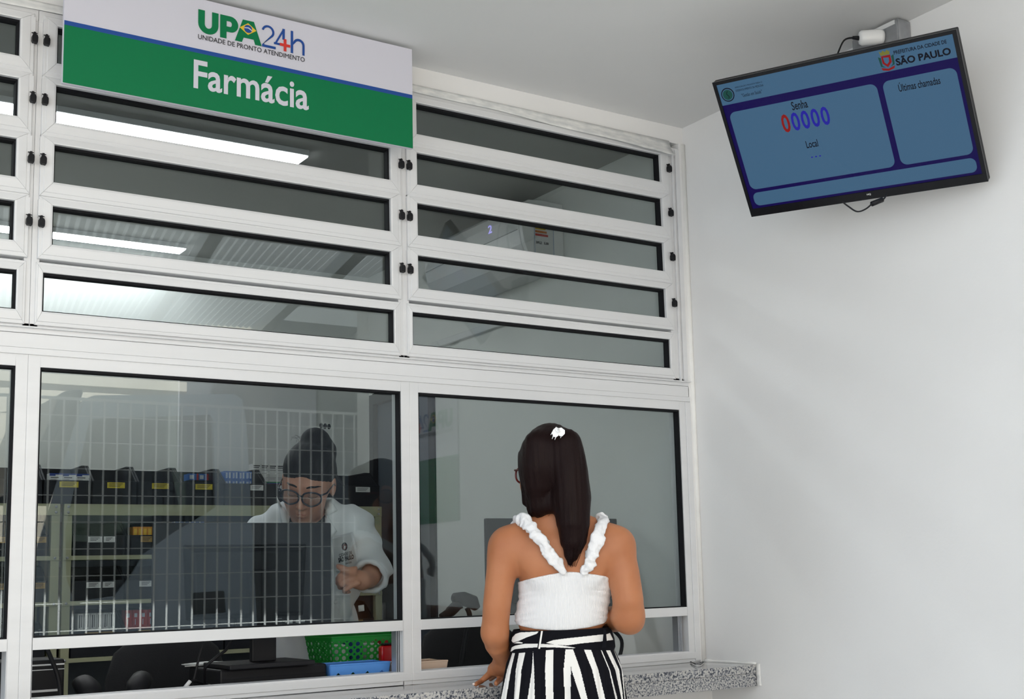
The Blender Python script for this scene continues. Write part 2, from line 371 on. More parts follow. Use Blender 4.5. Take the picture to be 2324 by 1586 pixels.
for n, (x0, x1) in enumerate(BAYS):
    wn = thing('window_%d' % (n + 1), (x0, 0, 1.87)); wn['kind'] = 'structure'
    fr = MB(); L, R = x0 - .034, x1 + .036
    fl = L - .012; frr = R + .0095 if n < 2 else 2.874
    fr.box(fl, L + .008, .004, .055, 1.869, 2.712); fr.box(R - .008, frr, .004, .055, 1.869, 2.712)
    fr.box(fl - .002, frr + .002, .002, .055, 2.690, 2.722); fr.box(fl, frr, .004, .055, 1.866, 1.880)
    if n == 2: fr.box(2.838, 2.846, -.004, .01, 1.869, 2.71).box(2.856, 2.874, -.003, .01, 1.86, 2.716)
    fr.build('window_frame', 'alu', wn, bev=.0012)
    for r, (z0, z1) in enumerate(ROWS):
        if r < 4:
            s = sash_mb(x0, x1, z0, z1, .033, .035, .0395, .0225, -.008, .034).build('louvre_sash', 'alu', wn)
            pane(x0, x1, z0, z1, .022, s)
            for lx in ((L + .006, R - .002) if n < 2 else (L + .004, R - .003)): latch(lx, (z0 + z1) / 2 + .001, s)
            pv = Vector((0, .0, z1 + .0225)); s.matrix_basis = Matrix.Translation(pv) @ Matrix.Rotation(-.013, 4, 'X') @ Matrix.Translation(-pv) @ s.matrix_basis
            if n < 2 or True:
                MB().box(L - .001, L + .011, -.0065, .004, (z0 + z1) / 2 + .018, z1 + .013).box(R - .011, R + .001, -.0065, .004, (z0 + z1) / 2 + .018, z1 + .013).build('side_stop', 'alu', wn)
        else:
            a0, a1 = x0 - .018, x1 + (.011 if n < 2 else .015)
            s = sash_mb(a0, a1, z0, z1, .017, .022, .036, .026, -.004, .034).build('fixed_sash', 'alu', wn); pane(a0, a1, z0, z1, .022, s)
LOW = [(-.36, .664), (.7225, 1.7465), (1.805, 2.831)]
for n, (x0, x1) in enumerate(LOW):
    wn = thing('window_%d' % (n + 4), (x0, 0, .9)); wn['kind'] = 'structure'
    fl, frr = x0 - .0292, (x1 + .0292 if n < 2 else 2.879); fr = MB()
    fr.box(fl, x0, 0, .06, .90, 1.80); fr.box(x1, frr, 0, .06, .90, 1.80)
    fr.box(x0, x1, 0, .06, 1.7675, 1.80); fr.box(x0, x1, .0, .06, 1.057, 1.087); fr.box(x0, x1, 0, .06, .90, .938)
    fr.box(fl, frr, -.003, .0, .912, .934)
    if n == 2: fr.box(2.856, 2.879, -.004, 0, .905, 1.797)
    fr.build('window_frame', 'alu', wn, bev=.0012)
    pane(x0, x1, 1.087, 1.7675, .024, wn)
    ch = MB()
    for k in range(3): ch.box(x1 - (.020, 0.0135, .028)[n % 3] + .006 * k, x1 - (.017, .0105, .024)[n % 3] + .006 * k, .02, .05, .938, 1.057)
    if n: ch.build('sliding_channel', 'alu2', wn)
# transom between louvres and fixed lights, with stepped ledges
b = MB(); b.box(-.42, 2.872, -.006, .05, 1.853, 1.869).box(-.42, 2.876, -.002, .05, 1.815, 1.8525).box(-.42, 2.878, -.005, .05, 1.798, 1.8145).box(-.42, 2.876, -.0165, -.005, 1.865, 1.869)
struct(b.build('trim_3', 'alu', bev=.001))
# ---------------------------------------------------------------- peeling tape above the windows
b = MB(); N = 90; vs = []
rnd = np.random.RandomState(3)
for i in range(N + 1):
    t = i / N; x = -.1 + t * 2.93; top = 2.744; sag = 0
    if x > 1.9: q = (x - 1.9) / .93; sag = .036 * q ** 1.6
    low = 2.719 - .002 * math.sin(x * 14) - sag + .004 * (rnd.rand() if x > 2.7 else 0); out = .002 + (.030 * max(0, (x - 2.2) / .63) ** 1.3)
    for k in range(5):
        s = k / 4; vs.append((x, -(.003 + out * s ** 1.7), top + (low - top) * s - (.010 * max(0, (x - 2.0) / .8) if x > 2 else 0) * (s * .3)))
b.add(vs, [(i * 5 + k, i * 5 + k + 1, (i + 1) * 5 + k + 1, (i + 1) * 5 + k) for i in range(N) for k in range(4)])
o = b.build('masking_tape', 'tape', smooth=True); sm = o.modifiers.new('t', 'SOLIDIFY'); sm.thickness = .0006
tag(o, 'grey paper tape peeling off along the top of the louvre window frame', 'tape')
# ---------------------------------------------------------------- granite counter
c = thing('counter', (1, -.13, .83), 'speckled grey granite service counter under the windows', 'counter')
MB().box(-.5, XR - .001, -.262, -.001, .872, .8995).build('countertop', 'granite', c, bev=.002)
MB().box(-.5, XR - .001, -.2600, -.235, .8305, .8718).build('counter_apron', 'granite', c, bev=.001)
b = MB(); r = np.random.RandomState(5)
vs = []
for i in range(14):
    z = .832 + .07 * i / 13; w_ = .004 + .004 * r.rand(); vs += [(XR - .0005, -.2625, z), (XR - w_ - .003, -.2645, z), (XR - .0005, -.274 - .003 * r.rand(), z)]
b.add(vs, [(i * 3, i * 3 + 1, i * 3 + 4, i * 3 + 3) for i in range(13)] + [(i * 3 + 1, i * 3 + 2, i * 3 + 5, i * 3 + 4) for i in range(13)])
b.build('sealant_blob', 'soft', c, smooth=True)
b = MB(); r = np.random.RandomState(9); pts = [(XR - .004, -.26 + .255 * i / 12, .902) for i in range(13)]
b.tube(pts, [.004 + .004 * r.rand() for _ in pts], 7); struct(b.build('trim_4', 'soft', smooth=True))
# small bent black wire lying on the counter
q = [PZ(1568, 1502, .903), PZ(1577, 1507, .903), PZ(1590, 1504, .906), PZ(1597, 1502, .904), PZ(1590, 1508, .903), PZ(1578, 1506, .907), PZ(1568, 1502, .905)]
b = MB(); b.tube([np.array(p) for p in q] , .0013, 6); b.ell(q[0], (.004, .003, .002), 6)
tag(b.build('bent_wire', 'black', smooth=True), 'small bent black wire lying on the counter in the corner', 'wire')
# ---------------------------------------------------------------- pharmacy sign
sg = thing('pharmacy_sign', (1.226, -.135, 2.48), 'white and green hanging pharmacy sign lettered Farmácia', 'sign')
X0, X1, ZB, ZT, ZL = .726, 1.7265, 2.481, 2.7935, 2.6485; YS = -.135
MB().box(X0, X1, YS, YS + .012, ZB, ZT).build('sign_board', 'signw', sg, bev=.0008)
MB().box(X0 + .0015, X1 - .0015, YS - .0012, YS, ZB + .001, ZL - .012).build('green_panel', 'signg', sg)
MB().box(X0 + .0015, X1 - .0015, YS - .0012, YS, ZL - .012, ZL).build('blue_stripe', 'signb', sg)
for x in (.85, 1.6): MB().box(x - .012, x + .012, YS + .012, -.006, 2.70, 2.73).build('bracket', 'alu2', sg)
def upa(parent, org, ux, s=1.0, mirror=False, yo=.0018):
    """the green and blue health unit logo; org lower-left, ux along the board"""
    ux = np.array(ux, float); up = np.array((0, 0, 1.0)); nz = np.cross(ux, up); org = np.array(org, float)
    def P(a, c, k=1): q = org + ux * a * s + up * c * s + nz * yo * k; return tuple(q)
    T = lambda a, c, k=1: basis(P(a, c, k), ux, up)
    dep = tuple(-nz * .0008)
    def poly(name, m, rings, k=1):
        b = MB()
        for n_, r_ in enumerate(rings): b.prism([P(a, c, k + .012 * n_) for a, c in r_], dep)
        return b.build(name, m, parent)
    arc = lambda cx, cz, rx, rz, a0, a1, n=14: [(cx + rx * math.cos(math.radians(a0 + (a1 - a0) * i / n)), cz + rz * math.sin(math.radians(a0 + (a1 - a0) * i / n))) for i in range(n + 1)]
    def band(c1, c2): return [[c1[i], c1[i + 1], c2[i + 1], c2[i]] for i in range(len(c1) - 1)]
    U = band([(0, .085)] + arc(.028, .047, .028, .028, 180, 360) + [(.056, .085)], [(.018, .085)] + arc(.028, .047, .010, .012, 180, 360) + [(.038, .085)])
    poly('letter_u', 'signg', U)
    Pp = [[(.061, .019), (.079, .019), (.079, .085), (.061, .085)]] + band([(.079, .085), (.090, .085)] + arc(.090, .062, .022, .023, 90, -90) + [(.079, .039)], [(.079, .070), (.088, .070)] + arc(.088, .062, .006, .008, 90, -90) + [(.079, .054)])
    poly('letter_p', 'signg', Pp)
    poly('letter_a', 'signg', [[(.103, .019), (.123, .019), (.128, .033), (.157, .033), (.161, .019), (.180, .019), (.157, .085), (.125, .085)]])
    poly('gold_diamond', 'yellow', [[(.116, .060), (.140, .043), (.164, .060), (.140, .077)]], 1.5)
    poly('blue_disc', 'signb', [arc(.140, .060, .0115, .0115, 0, 360, 20)[:-1]], 1.9)
    poly('white_band', 'signw', [[(.129, .0625), (.129, .060), (.140, .0615), (.151, .0555), (.151, .0585), (.141, .0645)]], 2.2)
    two = band(arc(.197, .067, .018, .018, 165, -20) + [(.190, .026), (.222, .026)], arc(.197, .067, .012, .012, 165, -20) + [(.181, .021), (.181, .019)])
    poly('figure_2', 'signb', [b_ for b_ in band(arc(.1985, .066, .0185, .019, 170, -35) + [(.182, .026), (.182, .026)], arc(.1985, .066, .0125, .013, 170, -35) + [(.187, .030), (.187, .026)])] + [[(.181, .019), (.221, .019), (.221, .026), (.181, .026)]])
    poly('figure_4', 'signb', [[(.216, .034), (.222, .034), (.249, .085), (.243, .085)], [(.216, .034), (.238, .034), (.238, .040), (.216, .040)], [(.241, .053), (.248, .053), (.248, .085), (.241, .085)]])
    poly('red_cross', 'red', [[(.233, .033), (.264, .033), (.264, .041), (.233, .041)], [(.2445, .019), (.2525, .019), (.2525, .055), (.2445, .055)]], 1.6)
    poly('letter_h', 'signb', [[(.266, .019), (.273, .019), (.273, .085), (.266, .085)]] + band([(.273, .052)] + arc(.290, .048, .0175, .0175, 150, 0) + [(.3075, .019)], [(.273, .044)] + arc(.290, .047, .011, .0115, 150, 0) + [(.301, .019)]))
    txt('UNIDADE DE PRONTO ATENDIMENTO', .308 * s, .0135 * s, T(0, 0), 'ink', 'subtitle', parent)
upa(sg, (1.073, YS, 2.677), (1, 0, 0), 1.0)
txt('Farmácia', .331, .0815, basis((1.062, YS - .002, 2.5345), (1, 0, 0), (0, 0, 1)), 'signw', 'lettering', sg, bold=.017)
# ---------------------------------------------------------------- television
K = .972; TC = CP + K * (np.array((2.684, -.974, 2.452)) - CP); TW, TH = .73 * K, .435 * K
tvT = Matrix.Translation(Vector(tuple(TC))) @ Matrix.Rotation(-1.241, 4, 'Z') @ Matrix.Rotation(.633, 4, 'X') @ Matrix.Rotation(.058, 4, 'Y')
tv = thing('television', TC, 'black flat television showing blue queue screen 00000, tilted on the right wall', 'television')
tp = lambda *p: tuple(tvT @ Vector(p))
MB().box(-TW / 2, TW / 2, .0, .022, -TH / 2, TH / 2, T=tvT).box(-TW * .36, TW * .36, .022, .05, -TH * .42, TH * .22, T=tvT).build('back_housing', 'black', tv, bev=.003)
MB().frame(-TW / 2, TW / 2, -TH / 2, TH / 2, (.010, .012, .024, .010), -.004, .002)
fb = MB().frame(-TW / 2, TW / 2, -TH / 2, TH / 2, (.010, .012, .024, .010), -.004, .002); fb.v = [tp(*v) for v in fb.v]; fb.build('bezel', 'blackg', tv, bev=.001)
def emat(n, c, s=1.0):
    m = mat(n, (0.004, .004, .004), .22, emit=c, estr=s, spec=.14); return m
M['scr'] = emat('screen pale blue', (.050, .118, .205)); M['scrn'] = emat('screen navy', (.005, .001, .062)); M['scrk'] = emat('screen black', (.003, .004, .01))
M['scrr'] = emat('screen red', (.22, .008, .008)); M['scrb'] = emat('screen blue', (.016, .014, .30)); M['scrg'] = emat('screen green', (.01, .06, .05)); M['scry'] = emat('screen gold', (.16, .16, .03))
sx0, sx1, sz0, sz1 = -TW / 2 + .010, TW / 2 - .012, -TH / 2 + .024, TH / 2 - .010; SW, SH = sx1 - sx0, sz1 - sz0
def sp(a, c, k): return tp(sx0 + a * SW, -.0005 - .0003 * k, sz0 + c * SH)      # screen fraction -> point
def spoly(name, m, pts, k): return MB().prism([sp(a, c, k) for a, c in pts], tuple((tvT.to_3x3() @ Vector((0, .0002, 0))))).build(name, m, tv)
def rrect(a0, c0, a1, c1, r=.03):
    o = []; rz = r * SW / SH
    for cx, cz, s in ((a1 - r, c1 - rz, 0), (a0 + r, c1 - rz, 90), (a0 + r, c0 + rz, 180), (a1 - r, c0 + rz, 270)):
        o += [(cx + r * math.cos(math.radians(s + 15 * i)), cz + rz * math.sin(math.radians(s + 15 * i))) for i in range(7)]
    return o
sc_ = spoly('screen', 'scrn', [(0, 0), (1, 0), (1, 1), (0, 1)], 0)
spoly('header_bar', 'scr', [(0, .838), (1, .838), (1, 1), (0, 1)], 1)
spoly('ticket_panel', 'scr', rrect(.018, .152, .668, .776, .028), 1)
spoly('recent_calls_panel', 'scr', rrect(.692, .152, .985, .776, .028), 1)
spoly('footer_panel', 'scr', rrect(.018, .018, .985, .125, .024), 1)
RR = tvT.to_3x3()
def stxt(s, a, c, w, h, m, name, bold=0, k=2): return txt(s, w * SW, h * SH, basis(sp(a, c, k), RR @ Vector((1, 0, 0)), RR @ Vector((0, 0, 1))), m, name, tv, bold=bold, ext=.0002)
stxt('Senha', .300, .700, .070, .064, 'scrk', 'ticket_heading', .012)
stxt('0', .238, .545, .036, .140, 'scrr', 'ticket_digit', .02)
for i in range(4): stxt('0', .282 + .0435 * i, .545, .036, .140, 'scrb', 'ticket_digit', .02)
stxt('Local', .318, .400, .052, .056, 'scrk', 'place_heading', .012)
for i in range(3): spoly('place_dash', 'scrb', [(.325 + .018 * i, .322), (.333 + .018 * i, .322), (.333 + .018 * i, .331), (.325 + .018 * i, .331)], 2)
stxt('Últimas chamadas', .752, .682, .165, .066, 'scrk', 'calls_heading', .012)
stxt('PREFEITURA DA CIDADE DE', .765, .945, .207, .026, 'scrk', 'city_line', .02)
stxt('SÃO PAULO', .765, .865, .215, .062, 'scrk', 'city_name', .035)
stxt('ASSOCIAÇÃO PAULISTA PARA O', .078, .945, .125, .016, 'scrk', 'association_line'); stxt('DESENVOLVIMENTO DA MEDICINA', .078, .920, .127, .016, 'scrk', 'association_line')
stxt('"Gestão em Saúde"', .098, .872, .093, .026, 'scrk', 'association_motto')
circ = lambda a, c, r, n=20: [(a + r * math.cos(2 * math.pi * i / n), c + r * SW / SH * math.sin(2 * math.pi * i / n)) for i in range(n)]
spoly('round_emblem', 'scrk', circ(.038, .912, .030), 2); spoly('round_emblem_ring', 'scr', circ(.038, .912, .0255), 3); spoly('round_emblem_core', 'scrg', circ(.038, .912, .022), 4)
MB().tube([sp(.038 + .004 * math.sin(i * .9), .885 + .0068 * i, 5) for i in range(9)], .0009, 5).build('emblem_serpent', 'scrk', tv)
cr_ = [(.708, .99), (.716, .975), (.724, .99), (.732, .975), (.740, .99), (.748, .975), (.752, .99), (.748, .955), (.712, .955)]
spoly('crest_crown', 'scry', cr_, 2); spoly('crest_shield', 'scrr', [(.713, .952), (.750, .952), (.750, .90), (.7315, .868), (.713, .90)], 3)
spoly('crest_arm', 'scr', [(.720, .94), (.742, .935), (.740, .905), (.730, .89), (.722, .905)], 4); spoly('crest_branch', 'scrg', [(.700, .95), (.711, .94), (.711, .885), (.722, .868), (.704, .880)], 2)
spoly('crest_branch', 'scrg', [(.763, .95), (.752, .94), (.752, .885), (.741, .868), (.759, .880)], 2); spoly('crest_ribbon', 'scrr', [(.704, .872), (.7315, .858), (.759, .872), (.755, .853), (.7315, .843), (.708, .853)], 4)
stxt_o = txt('HQ', .012, .006, basis(tp(TW * .02, -.0048, -TH / 2 + .012), RR @ Vector((1, 0, 0)), RR @ Vector((0, 0, 1))), 'wlabel', 'maker_mark', tv, bold=.02, ext=.0002)
# swivel bracket to the wall
a0, a1 = tp(0, .05, 0), (XR - .004, -1.06, 2.44)
b = MB(); b.tube([a0, tuple((Vector(a0) + Vector(a1)) / 2), a1], .012, 8); b.box(XR - .010, XR - .0005, -1.12, -1.0, 2.37, 2.51)
b.build('wall_bracket', 'black', tv)
# cable with plug loop under the television
q = [PD(1912, 458, 3.42), PD(1925, 468, 3.42), PD(1945, 480, 3.43), PD(1965, 474, 3.44), PD(1985, 458, 3.45), PD(2005, 452, 3.46), PD(2012, 440, 3.47)]
cb = MB(); 
def smooth_path(P, n=6):
    P = [np.array(p, float) for p in P]; o = []
    for i in range(len(P) - 1):
        p0, p1, p2, p3 = P[max(i - 1, 0)], P[i], P[i + 1], P[min(i + 2, len(P) - 1)]
        for k in range(n):
            t = k / n; o.append(.5 * ((2 * p1) + (-p0 + p2) * t + (2 * p0 - 5 * p1 + 4 * p2 - p3) * t * t + (-p0 + 3 * p1 - 3 * p2 + p3) * t ** 3))
    return o + [P[-1]]
cb.tube(smooth_path(q), .0022, 6); cb.tube([PD(1978, 463, 3.45), PD(2003, 453, 3.46)], .007, 8)
cb.build('power_cable', 'black', tv, smooth=True)
# ---------------------------------------------------------------- outlet box by the ceiling
ob = thing('outlet_box', (XR, -.95, 2.66), 'galvanised steel outlet box high on the right wall above the television', 'outlet')
MB().box(2.845, XR - .0005, -1.055, -.875, 2.655, ZC - .004).build('box_body', 'steel', ob, bev=.004)
MB().box(2.8405, 2.8455, -1.052, -.878, 2.658, ZC - .012).build('cover_plate', 'steel', ob, bev=.001)
MB().box(2.8385, 2.8406, -1.045, -.97, 2.783, 2.796).build('printed_label', 'wlabel', ob)
MB().box(2.8385, 2.8406, -.925, -.895, 2.695, 2.725).build('data_socket', 'dark', ob)
MB().lathe((2.872, -1.0555, 2.72), [(.013, 0), (.013, -.001), (.0115, -.0012)], 20, axis=(0, 1, 0)).build('knockout', 'steel', ob)
pa = thing('power_adapter', (2.84, -.98, 2.74), 'white power adapter plugged into the steel outlet box', 'adapter')
b = MB(); b.tube([(2.838, -1.0, 2.760), (2.830, -.996, 2.760), (2.785, -.965, 2.757), (2.778, -.960, 2.757)], [.016, .0185, .0185, .014], 20, flat=1.25); b.build('adapter_body', 'white', pa, smooth=True, bev=0)
MB().tube([(2.779, -.961, 2.757), (2.762, -.95, 2.759)], [.007, .005], 10).build('plug', 'black', pa, smooth=True)
cb = MB(); cb.tube(smooth_path([(2.764, -.951, 2.759), (2.74, -.935, 2.75), (2.72, -.92, 2.70), (2.70, -.91, 2.66), (2.70, -.93, 2.58)]), .0028, 6)
cb.build('adapter_cable', 'black', pa, smooth=True)
pb = MB(); pb.tube([(2.838, -1.0, 2.712), (2.80, -.985, 2.710)], [.012, .009], 12); pb.tube(smooth_path([(2.80, -.985, 2.710), (2.785, -.975, 2.70), (2.78, -.97, 2.64), (2.80, -.98, 2.55)]), .004, 8)
tag(pb.build('power_plug', 'black', smooth=True), 'black plug and cord in the lower socket of the steel box', 'plug')
# ================================================================ CEILING LIGHTS INSIDE
for k, (y, xs) in enumerate(((.95, ((.03, .925), (.94, 1.836))), (2.46, ((.06, .955), (.97, 1.868))))):
    for j, (x0, x1) in enumerate(xs):
        t = thing('ceiling_light', ((x0 + x1) / 2, y, ZC - .03), ('%s slim white strip light on the %s ceiling row inside, %s half' % ('long', 'front' if k == 0 else 'rear', 'left' if j == 0 else 'right')), 'ceiling light', 'strip lights in the pharmacy')
        MB().box(x0, x1, y - .058, y + .058, ZC - .022, ZC - .0005).build('light_housing', 'white', t, bev=.002)
        MB().box(x0 + .003, x1 - .003, y - .048, y + .048, ZC - .026, ZC - .022).build('diffuser', 'tube', t)
# ================================================================ AIR CONDITIONER
ac = thing('air_conditioner', (2.9, 1.2, 2.44), 'white split air conditioner with energy label on the inner right wall', 'air conditioner')
prof = [(2.904, 2.725), (2.80, 2.728), (2.735, 2.722), (2.708, 2.70), (2.700, 2.66), (2.702, 2.60), (2.712, 2.54), (2.735, 2.49), (2.78, 2.455), (2.904, 2.45)]
MB().prism([(x, .787, z) for x, z in prof], (0, .022, 0)).build('end_cap', 'white', ac, bev=.003)
pc = MB().prism([(x, .812, z) for x, z in prof], (0, .80, 0)).build('front_cover', 'white', ac, bev=.003)
M['acline'] = mat('silver trim line', (.8, .8, .8), .2, .6); M['led'] = mat('display digit', (.1, .1, .2), .5, emit=(.45, .4, 1), estr=1.2)
MB().tube([(2.7005, .82, 2.60), (2.7005, 1.2, 2.598), (2.7005, 1.6, 2.59)], .0018, 5).build('silver_strip', 'acline', ac)
txt('2', .030, .034, basis((2.6985, 1.045, 2.635), (0, -1, 0), (0, 0, 1)), 'led', 'display_digit', ac, bold=0)
lb = MB().box(2.756, 2.856, .7855, .787, 2.485, 2.668).build('energy_label', 'wlabel', ac)
cols = [(.01, .12, .04), (.06, .3, .03), (.45, .5, .03), (.6, .4, .03), (.55, .16, .02), (.5, .03, .02)]
for i, c in enumerate(cols):
    M['e%d' % i] = mat('label band %d' % i, c, .6); MB().box(2.764, 2.796 + .006 * i, .7848, .7856, 2.643 - .0135 * i, 2.652 - .0135 * i).build('rating_band', 'e%d' % i, lb)
M['lblue'] = mat('label blue', (.03, .2, .5), .6); MB().box(2.757, 2.79, .7848, .7856, 2.659, 2.667).build('label_header', 'lblue', lb)
MB().frame(2.760, 2.853, 2.488, 2.655, (.001, .001, .001, .001), .7846, .7854).build('label_border', 'lblue', lb)
for s_, x, z, w_, h_ in (('501,2', 2.766, 2.541, .028, .012), ('5,80', 2.806, 2.541, .022, .012)): txt(s_, w_, h_, basis((x, .7846, z), (1, 0, 0), (0, 0, 1)), 'ink', 'label_figures', lb, bold=.02)
# long white strip along the inner wall under the unit
tag(MB().box(2.885, 2.9045, .9, 1.9, 2.30, 2.33).build('wall_strip', 'white', bev=.002), 'white strip running along the inner right wall', 'duct')
# ================================================================ STORAGE SHELVES
SY = 2.10
def P3(u, v, y=SY): return PY(u, v, y)
LV = [1.558, 1.345, 1.160, .930, .700, .47, .25]     # top edges of the shelf beams
for name, x0, x1, lab in (('a', .14, 1.262, 'cream steel shelf unit on the left, partly cut off by the window post'), ('b', 1.276, 2.717, 'long cream steel shelf unit stocked with dark bins behind the pharmacist')):
    u_ = thing('storage_shelf', ((x0 + x1) / 2, SY + .2, 0), lab, 'shelf')
    for x in (x0, x1 - .034):
        for y in (SY, SY + .37): MB().box(x, x + .034, y, y + .030, 0, LV[0] + (.0 if y == SY else .0)).build('upright', 'shelf', u_, bev=.002)
    for i, z in enumerate(LV):
        h = .047 if i == 0 else .018
        MB().box(x0 + .002, x1 - .002, SY - .0025, SY + .40, z - .012, z - .002).box(x0 + .001, x1 - .001, SY - .004, SY - .001, z - h, z).build('shelf_board', 'shelf', u_, bev=.001)
        for x in (x0 + .017, x1 - .017):
            for dz in ((.012, .035) if i == 0 else (.009,)): MB().lathe((x, SY - .004, z - dz), [(.0055, 0), (.0055, .002), (.003, .0035)], 10, axis=(0, -1, 0)).build('bolt', 'steel', u_)
# ---- bins
M['bin'] = mat('dark storage bin plastic', (.016, .017, .022), .5, spec=.25)
def make_bin(w, h, d, x, z, label, grp, lab_mat=None, lw=(0.1, .55), lab2=None, clean=False):
    """hopper bin: low front lip, high back, slanted sides"""
    t = thing('storage_bin', (x + w / 2, SY + .012, z), label, 'storage bin', grp)
    th = .004; lip = h * .56; b = MB(); y0, y1 = SY + .012, SY + .012 + d
    b.box(x, x + w, y0, y1, z, z + th); b.box(x + .001, x + w - .001, y0 - .004, y0, z, z + lip); b.box(x, x + w, y1 - th, y1, z, z + h)
    for xx in (x, x + w - th):
        pr = [(y0, z), (y1, z), (y1, z + h), (y0 + d * .45, z + h), (y0 + d * .30, z + h * .97), (y0, z + lip)]
        b.prism([(xx, a, c) for a, c in pr], (th, 0, 0))
        b.prism([(xx - .002, a, c) for a, c in [(y1, z + h), (y1, z + h - .006), (y0 + d * .3, z + h * .97 - .006), (y0, z + lip - .006), (y0, z + lip), (y0 + d * .3, z + h * .97)]], (th + .004, 0, 0))
    b.build('bin_body', 'bin', t, bev=.0012)
    for k, (a0, a1, mm) in enumerate([(lw[0], lw[1], lab_mat)] + ([(lab2[0], lab2[1], lab2[2])] if lab2 else [])):
        if mm: 
            lb = MB().box(x + w * a0, x + w * a1, y0 - .0055, y0 - .0038, z + lip - .030, z + lip - .006).build('paper_label', mm, t)
            tx = MB()
            for q in range(3): tx.box(x + w * (a0 + .04), x + w * (a1 - .05 - .03 * ((q * 7) % 3)), y0 - .0062, y0 - .0054, z + lip - .0125 - .0055 * q, z + lip - .0105 - .0055 * q)
            tx.build('printed_lines', 'ink', lb)
    return t, z + th, y0
LOC = ['leftmost beside the first post', 'second from the left post', 'third from the left post', 'fourth from the left post', 'fifth from the left post', 'left of the pharmacist head', 'just behind the pharmacist head', 'right of the pharmacist head']
def shelf_row(zi, xs, lab_fn, lmat, grp, h, l2=None, lw=(.1, .5)):
    z = LV[zi]
    for i in range(len(xs) - 1):
        make_bin(xs[i + 1] - xs[i] - .006, h, .34, xs[i] + .003, z + .0005, lab_fn(i), grp, lmat if isinstance(lmat, str) else lmat[i], lw, l2 if not isinstance(l2, list) else l2[i])
nth = ['first', 'second', 'third', 'fourth', 'fifth', 'sixth', 'seventh', 'eighth']
xsA = [1.276 + (2.70 - 1.276) * i / 7 for i in range(8)]
xs_top = [1.005, 1.195, 1.388, 1.575, 1.76, 1.955, 2.145, 2.335, 2.525, 2.715]
shelf_row(0, xs_top, lambda i: 'black bin on the top shelf board, %s from the left window post' % nth[min(i, 7)] if i < 8 else 'black bin at the far right end of the top shelf board', ['olabel', 'ylabel', 'ylabel', 'ylabel', 'ylabel', None, 'wlabel', 'ylabel', 'wlabel'], 'dark bins on the top shelf', .175, [None] * 5 + [(.62, .95, 'wlabel')] + [None] * 3, (.32, .72))
xs2 = [1.315, 1.53, 1.745, 1.96, 2.175, 2.39, 2.68]
shelf_row(1, xs2, lambda i: 'black bin with white labels on the second shelf down, %s from its left end' % nth[i], ['wlabel', 'olabel', 'wlabel', 'wlabel', 'wlabel', 'olabel'], 'dark bins on the second shelf', .150, [(.58, .8, 'wlabel')] + [None] * 5, (.28, .55))
shelf_row(2, xs2, lambda i: 'black bin with paired labels on the third shelf down, %s from its left end' % nth[i], ['wlabel', 'wlabel', 'wlabel', 'olabel', 'olabel', 'olabel'], 'dark bins on the third shelf', .145, [(.58, .80, 'wlabel')] + [None] * 5, (.27, .54))
shelf_row(3, xs2, lambda i: 'dark bin on the fourth shelf down, %s from its left end' % nth[i], 'olabel', 'dark bins on the fourth shelf', .19, (.55, .8, 'olabel'), (.26, .52))
xs4 = [.75, .94, 1.08, 1.222]
for zi in (1, 2, 3): shelf_row(zi, xs4, lambda i, zi=zi: 'dark bin on the left shelf unit, %s shelf down, %s of three' % (nth[zi], ['left', 'middle', 'right'][i]), 'olabel', 'dark bins on the left shelf unit', .15, (.62, .95, 'olabel'), (.1, .5))
# ---- medicine boxes
M['wbox'] = mat('white carton', (.70, .70, .69), .55); M['bbox'] = mat('blue carton', (.035, .13, .42), .45); M['ybox'] = mat('orange carton', (.62, .27, .02), .5); M['rbox'] = mat('red carton', (.42, .02, .02), .5)
M['dbox'] = mat('navy carton print', (.02, .05, .25), .45); M['gband'] = mat('green carton print', (.02, .28, .10), .5); M['lbox'] = mat('pale carton print', (.55, .6, .68), .5)
def make_carton(w, h, d, m, deco, label, grp):
    t = MB().box(0, w, 0, d, 0, h).build('medicine_box', m, bev=.0006); tag(t, label, 'medicine box', grp)
    for (a0, a1, c0, c1, mm, nm) in deco: MB().box(a0 * w, a1 * w, -.0006, .0002, c0 * h, c1 * h).build(nm, mm, t)
    return t
def put(t, pts, labs, rz=0, ry=0):
    first = True
    for i, p in enumerate(pts):
        o = t if first else copy_tree(t); first = False
        o.matrix_basis = Matrix.Translation(Vector(tuple(map(float, p)))) @ Matrix.Rotation(rz if not hasattr(rz, '__len__') else rz[i], 4, 'Z') @ Matrix.Rotation(ry if not hasattr(ry, '__len__') else ry[i], 4, 'Y')
        o['label'] = labs if isinstance(labs, str) else labs[i]
zt = LV[0] + .006
# blue boxes: two rows of four beside the pharmacist
w_ = .032
t = make_carton(w_ - .001, .038, .07, 'bbox', [(.70, .88, .15, .85, 'lbox', 'white_stripe'), (.22, .36, .15, .80, 'lbox', 'side_print'), (.46, .52, .2, .8, 'lbox', 'fine_print')], '', 'stacked blue medicine boxes')
bx = 1.968
z1 = LV[0] + .080
put(t, [(bx + w_ * i, 2.15, z1 + .0390 * r) for r in (0, 1) for i in range(4)], ['small blue medicine box left of the pharmacist, %s row, %s from left' % (('lower', 'upper')[r], nth[i]) for r in (0, 1) for i in range(4)])
bb = MB().box(bx - .002, bx + 4 * w_ + .002, 2.15, 2.40, LV[0] + .0055, z1 - .0005).build('cardboard_insert', 'bin'); tag(bb, 'dark block of stock under the stacked blue boxes', 'stock block')
t = make_carton(.045, .030, .07, 'bbox', [(.8, 1, 0, 1, 'rbox', 'red_edge'), (.1, .5, .2, .8, 'lbox', 'fine_print')], '', 'blue medicine boxes lying crosswise')
put(t, [(1.948 - .046 * (i + 1), 2.30, LV[0] + .125) for i in range(2)], ['blue medicine box with red edge, %s of the stacked blue boxes' % s for s in ('just left', 'further left')])
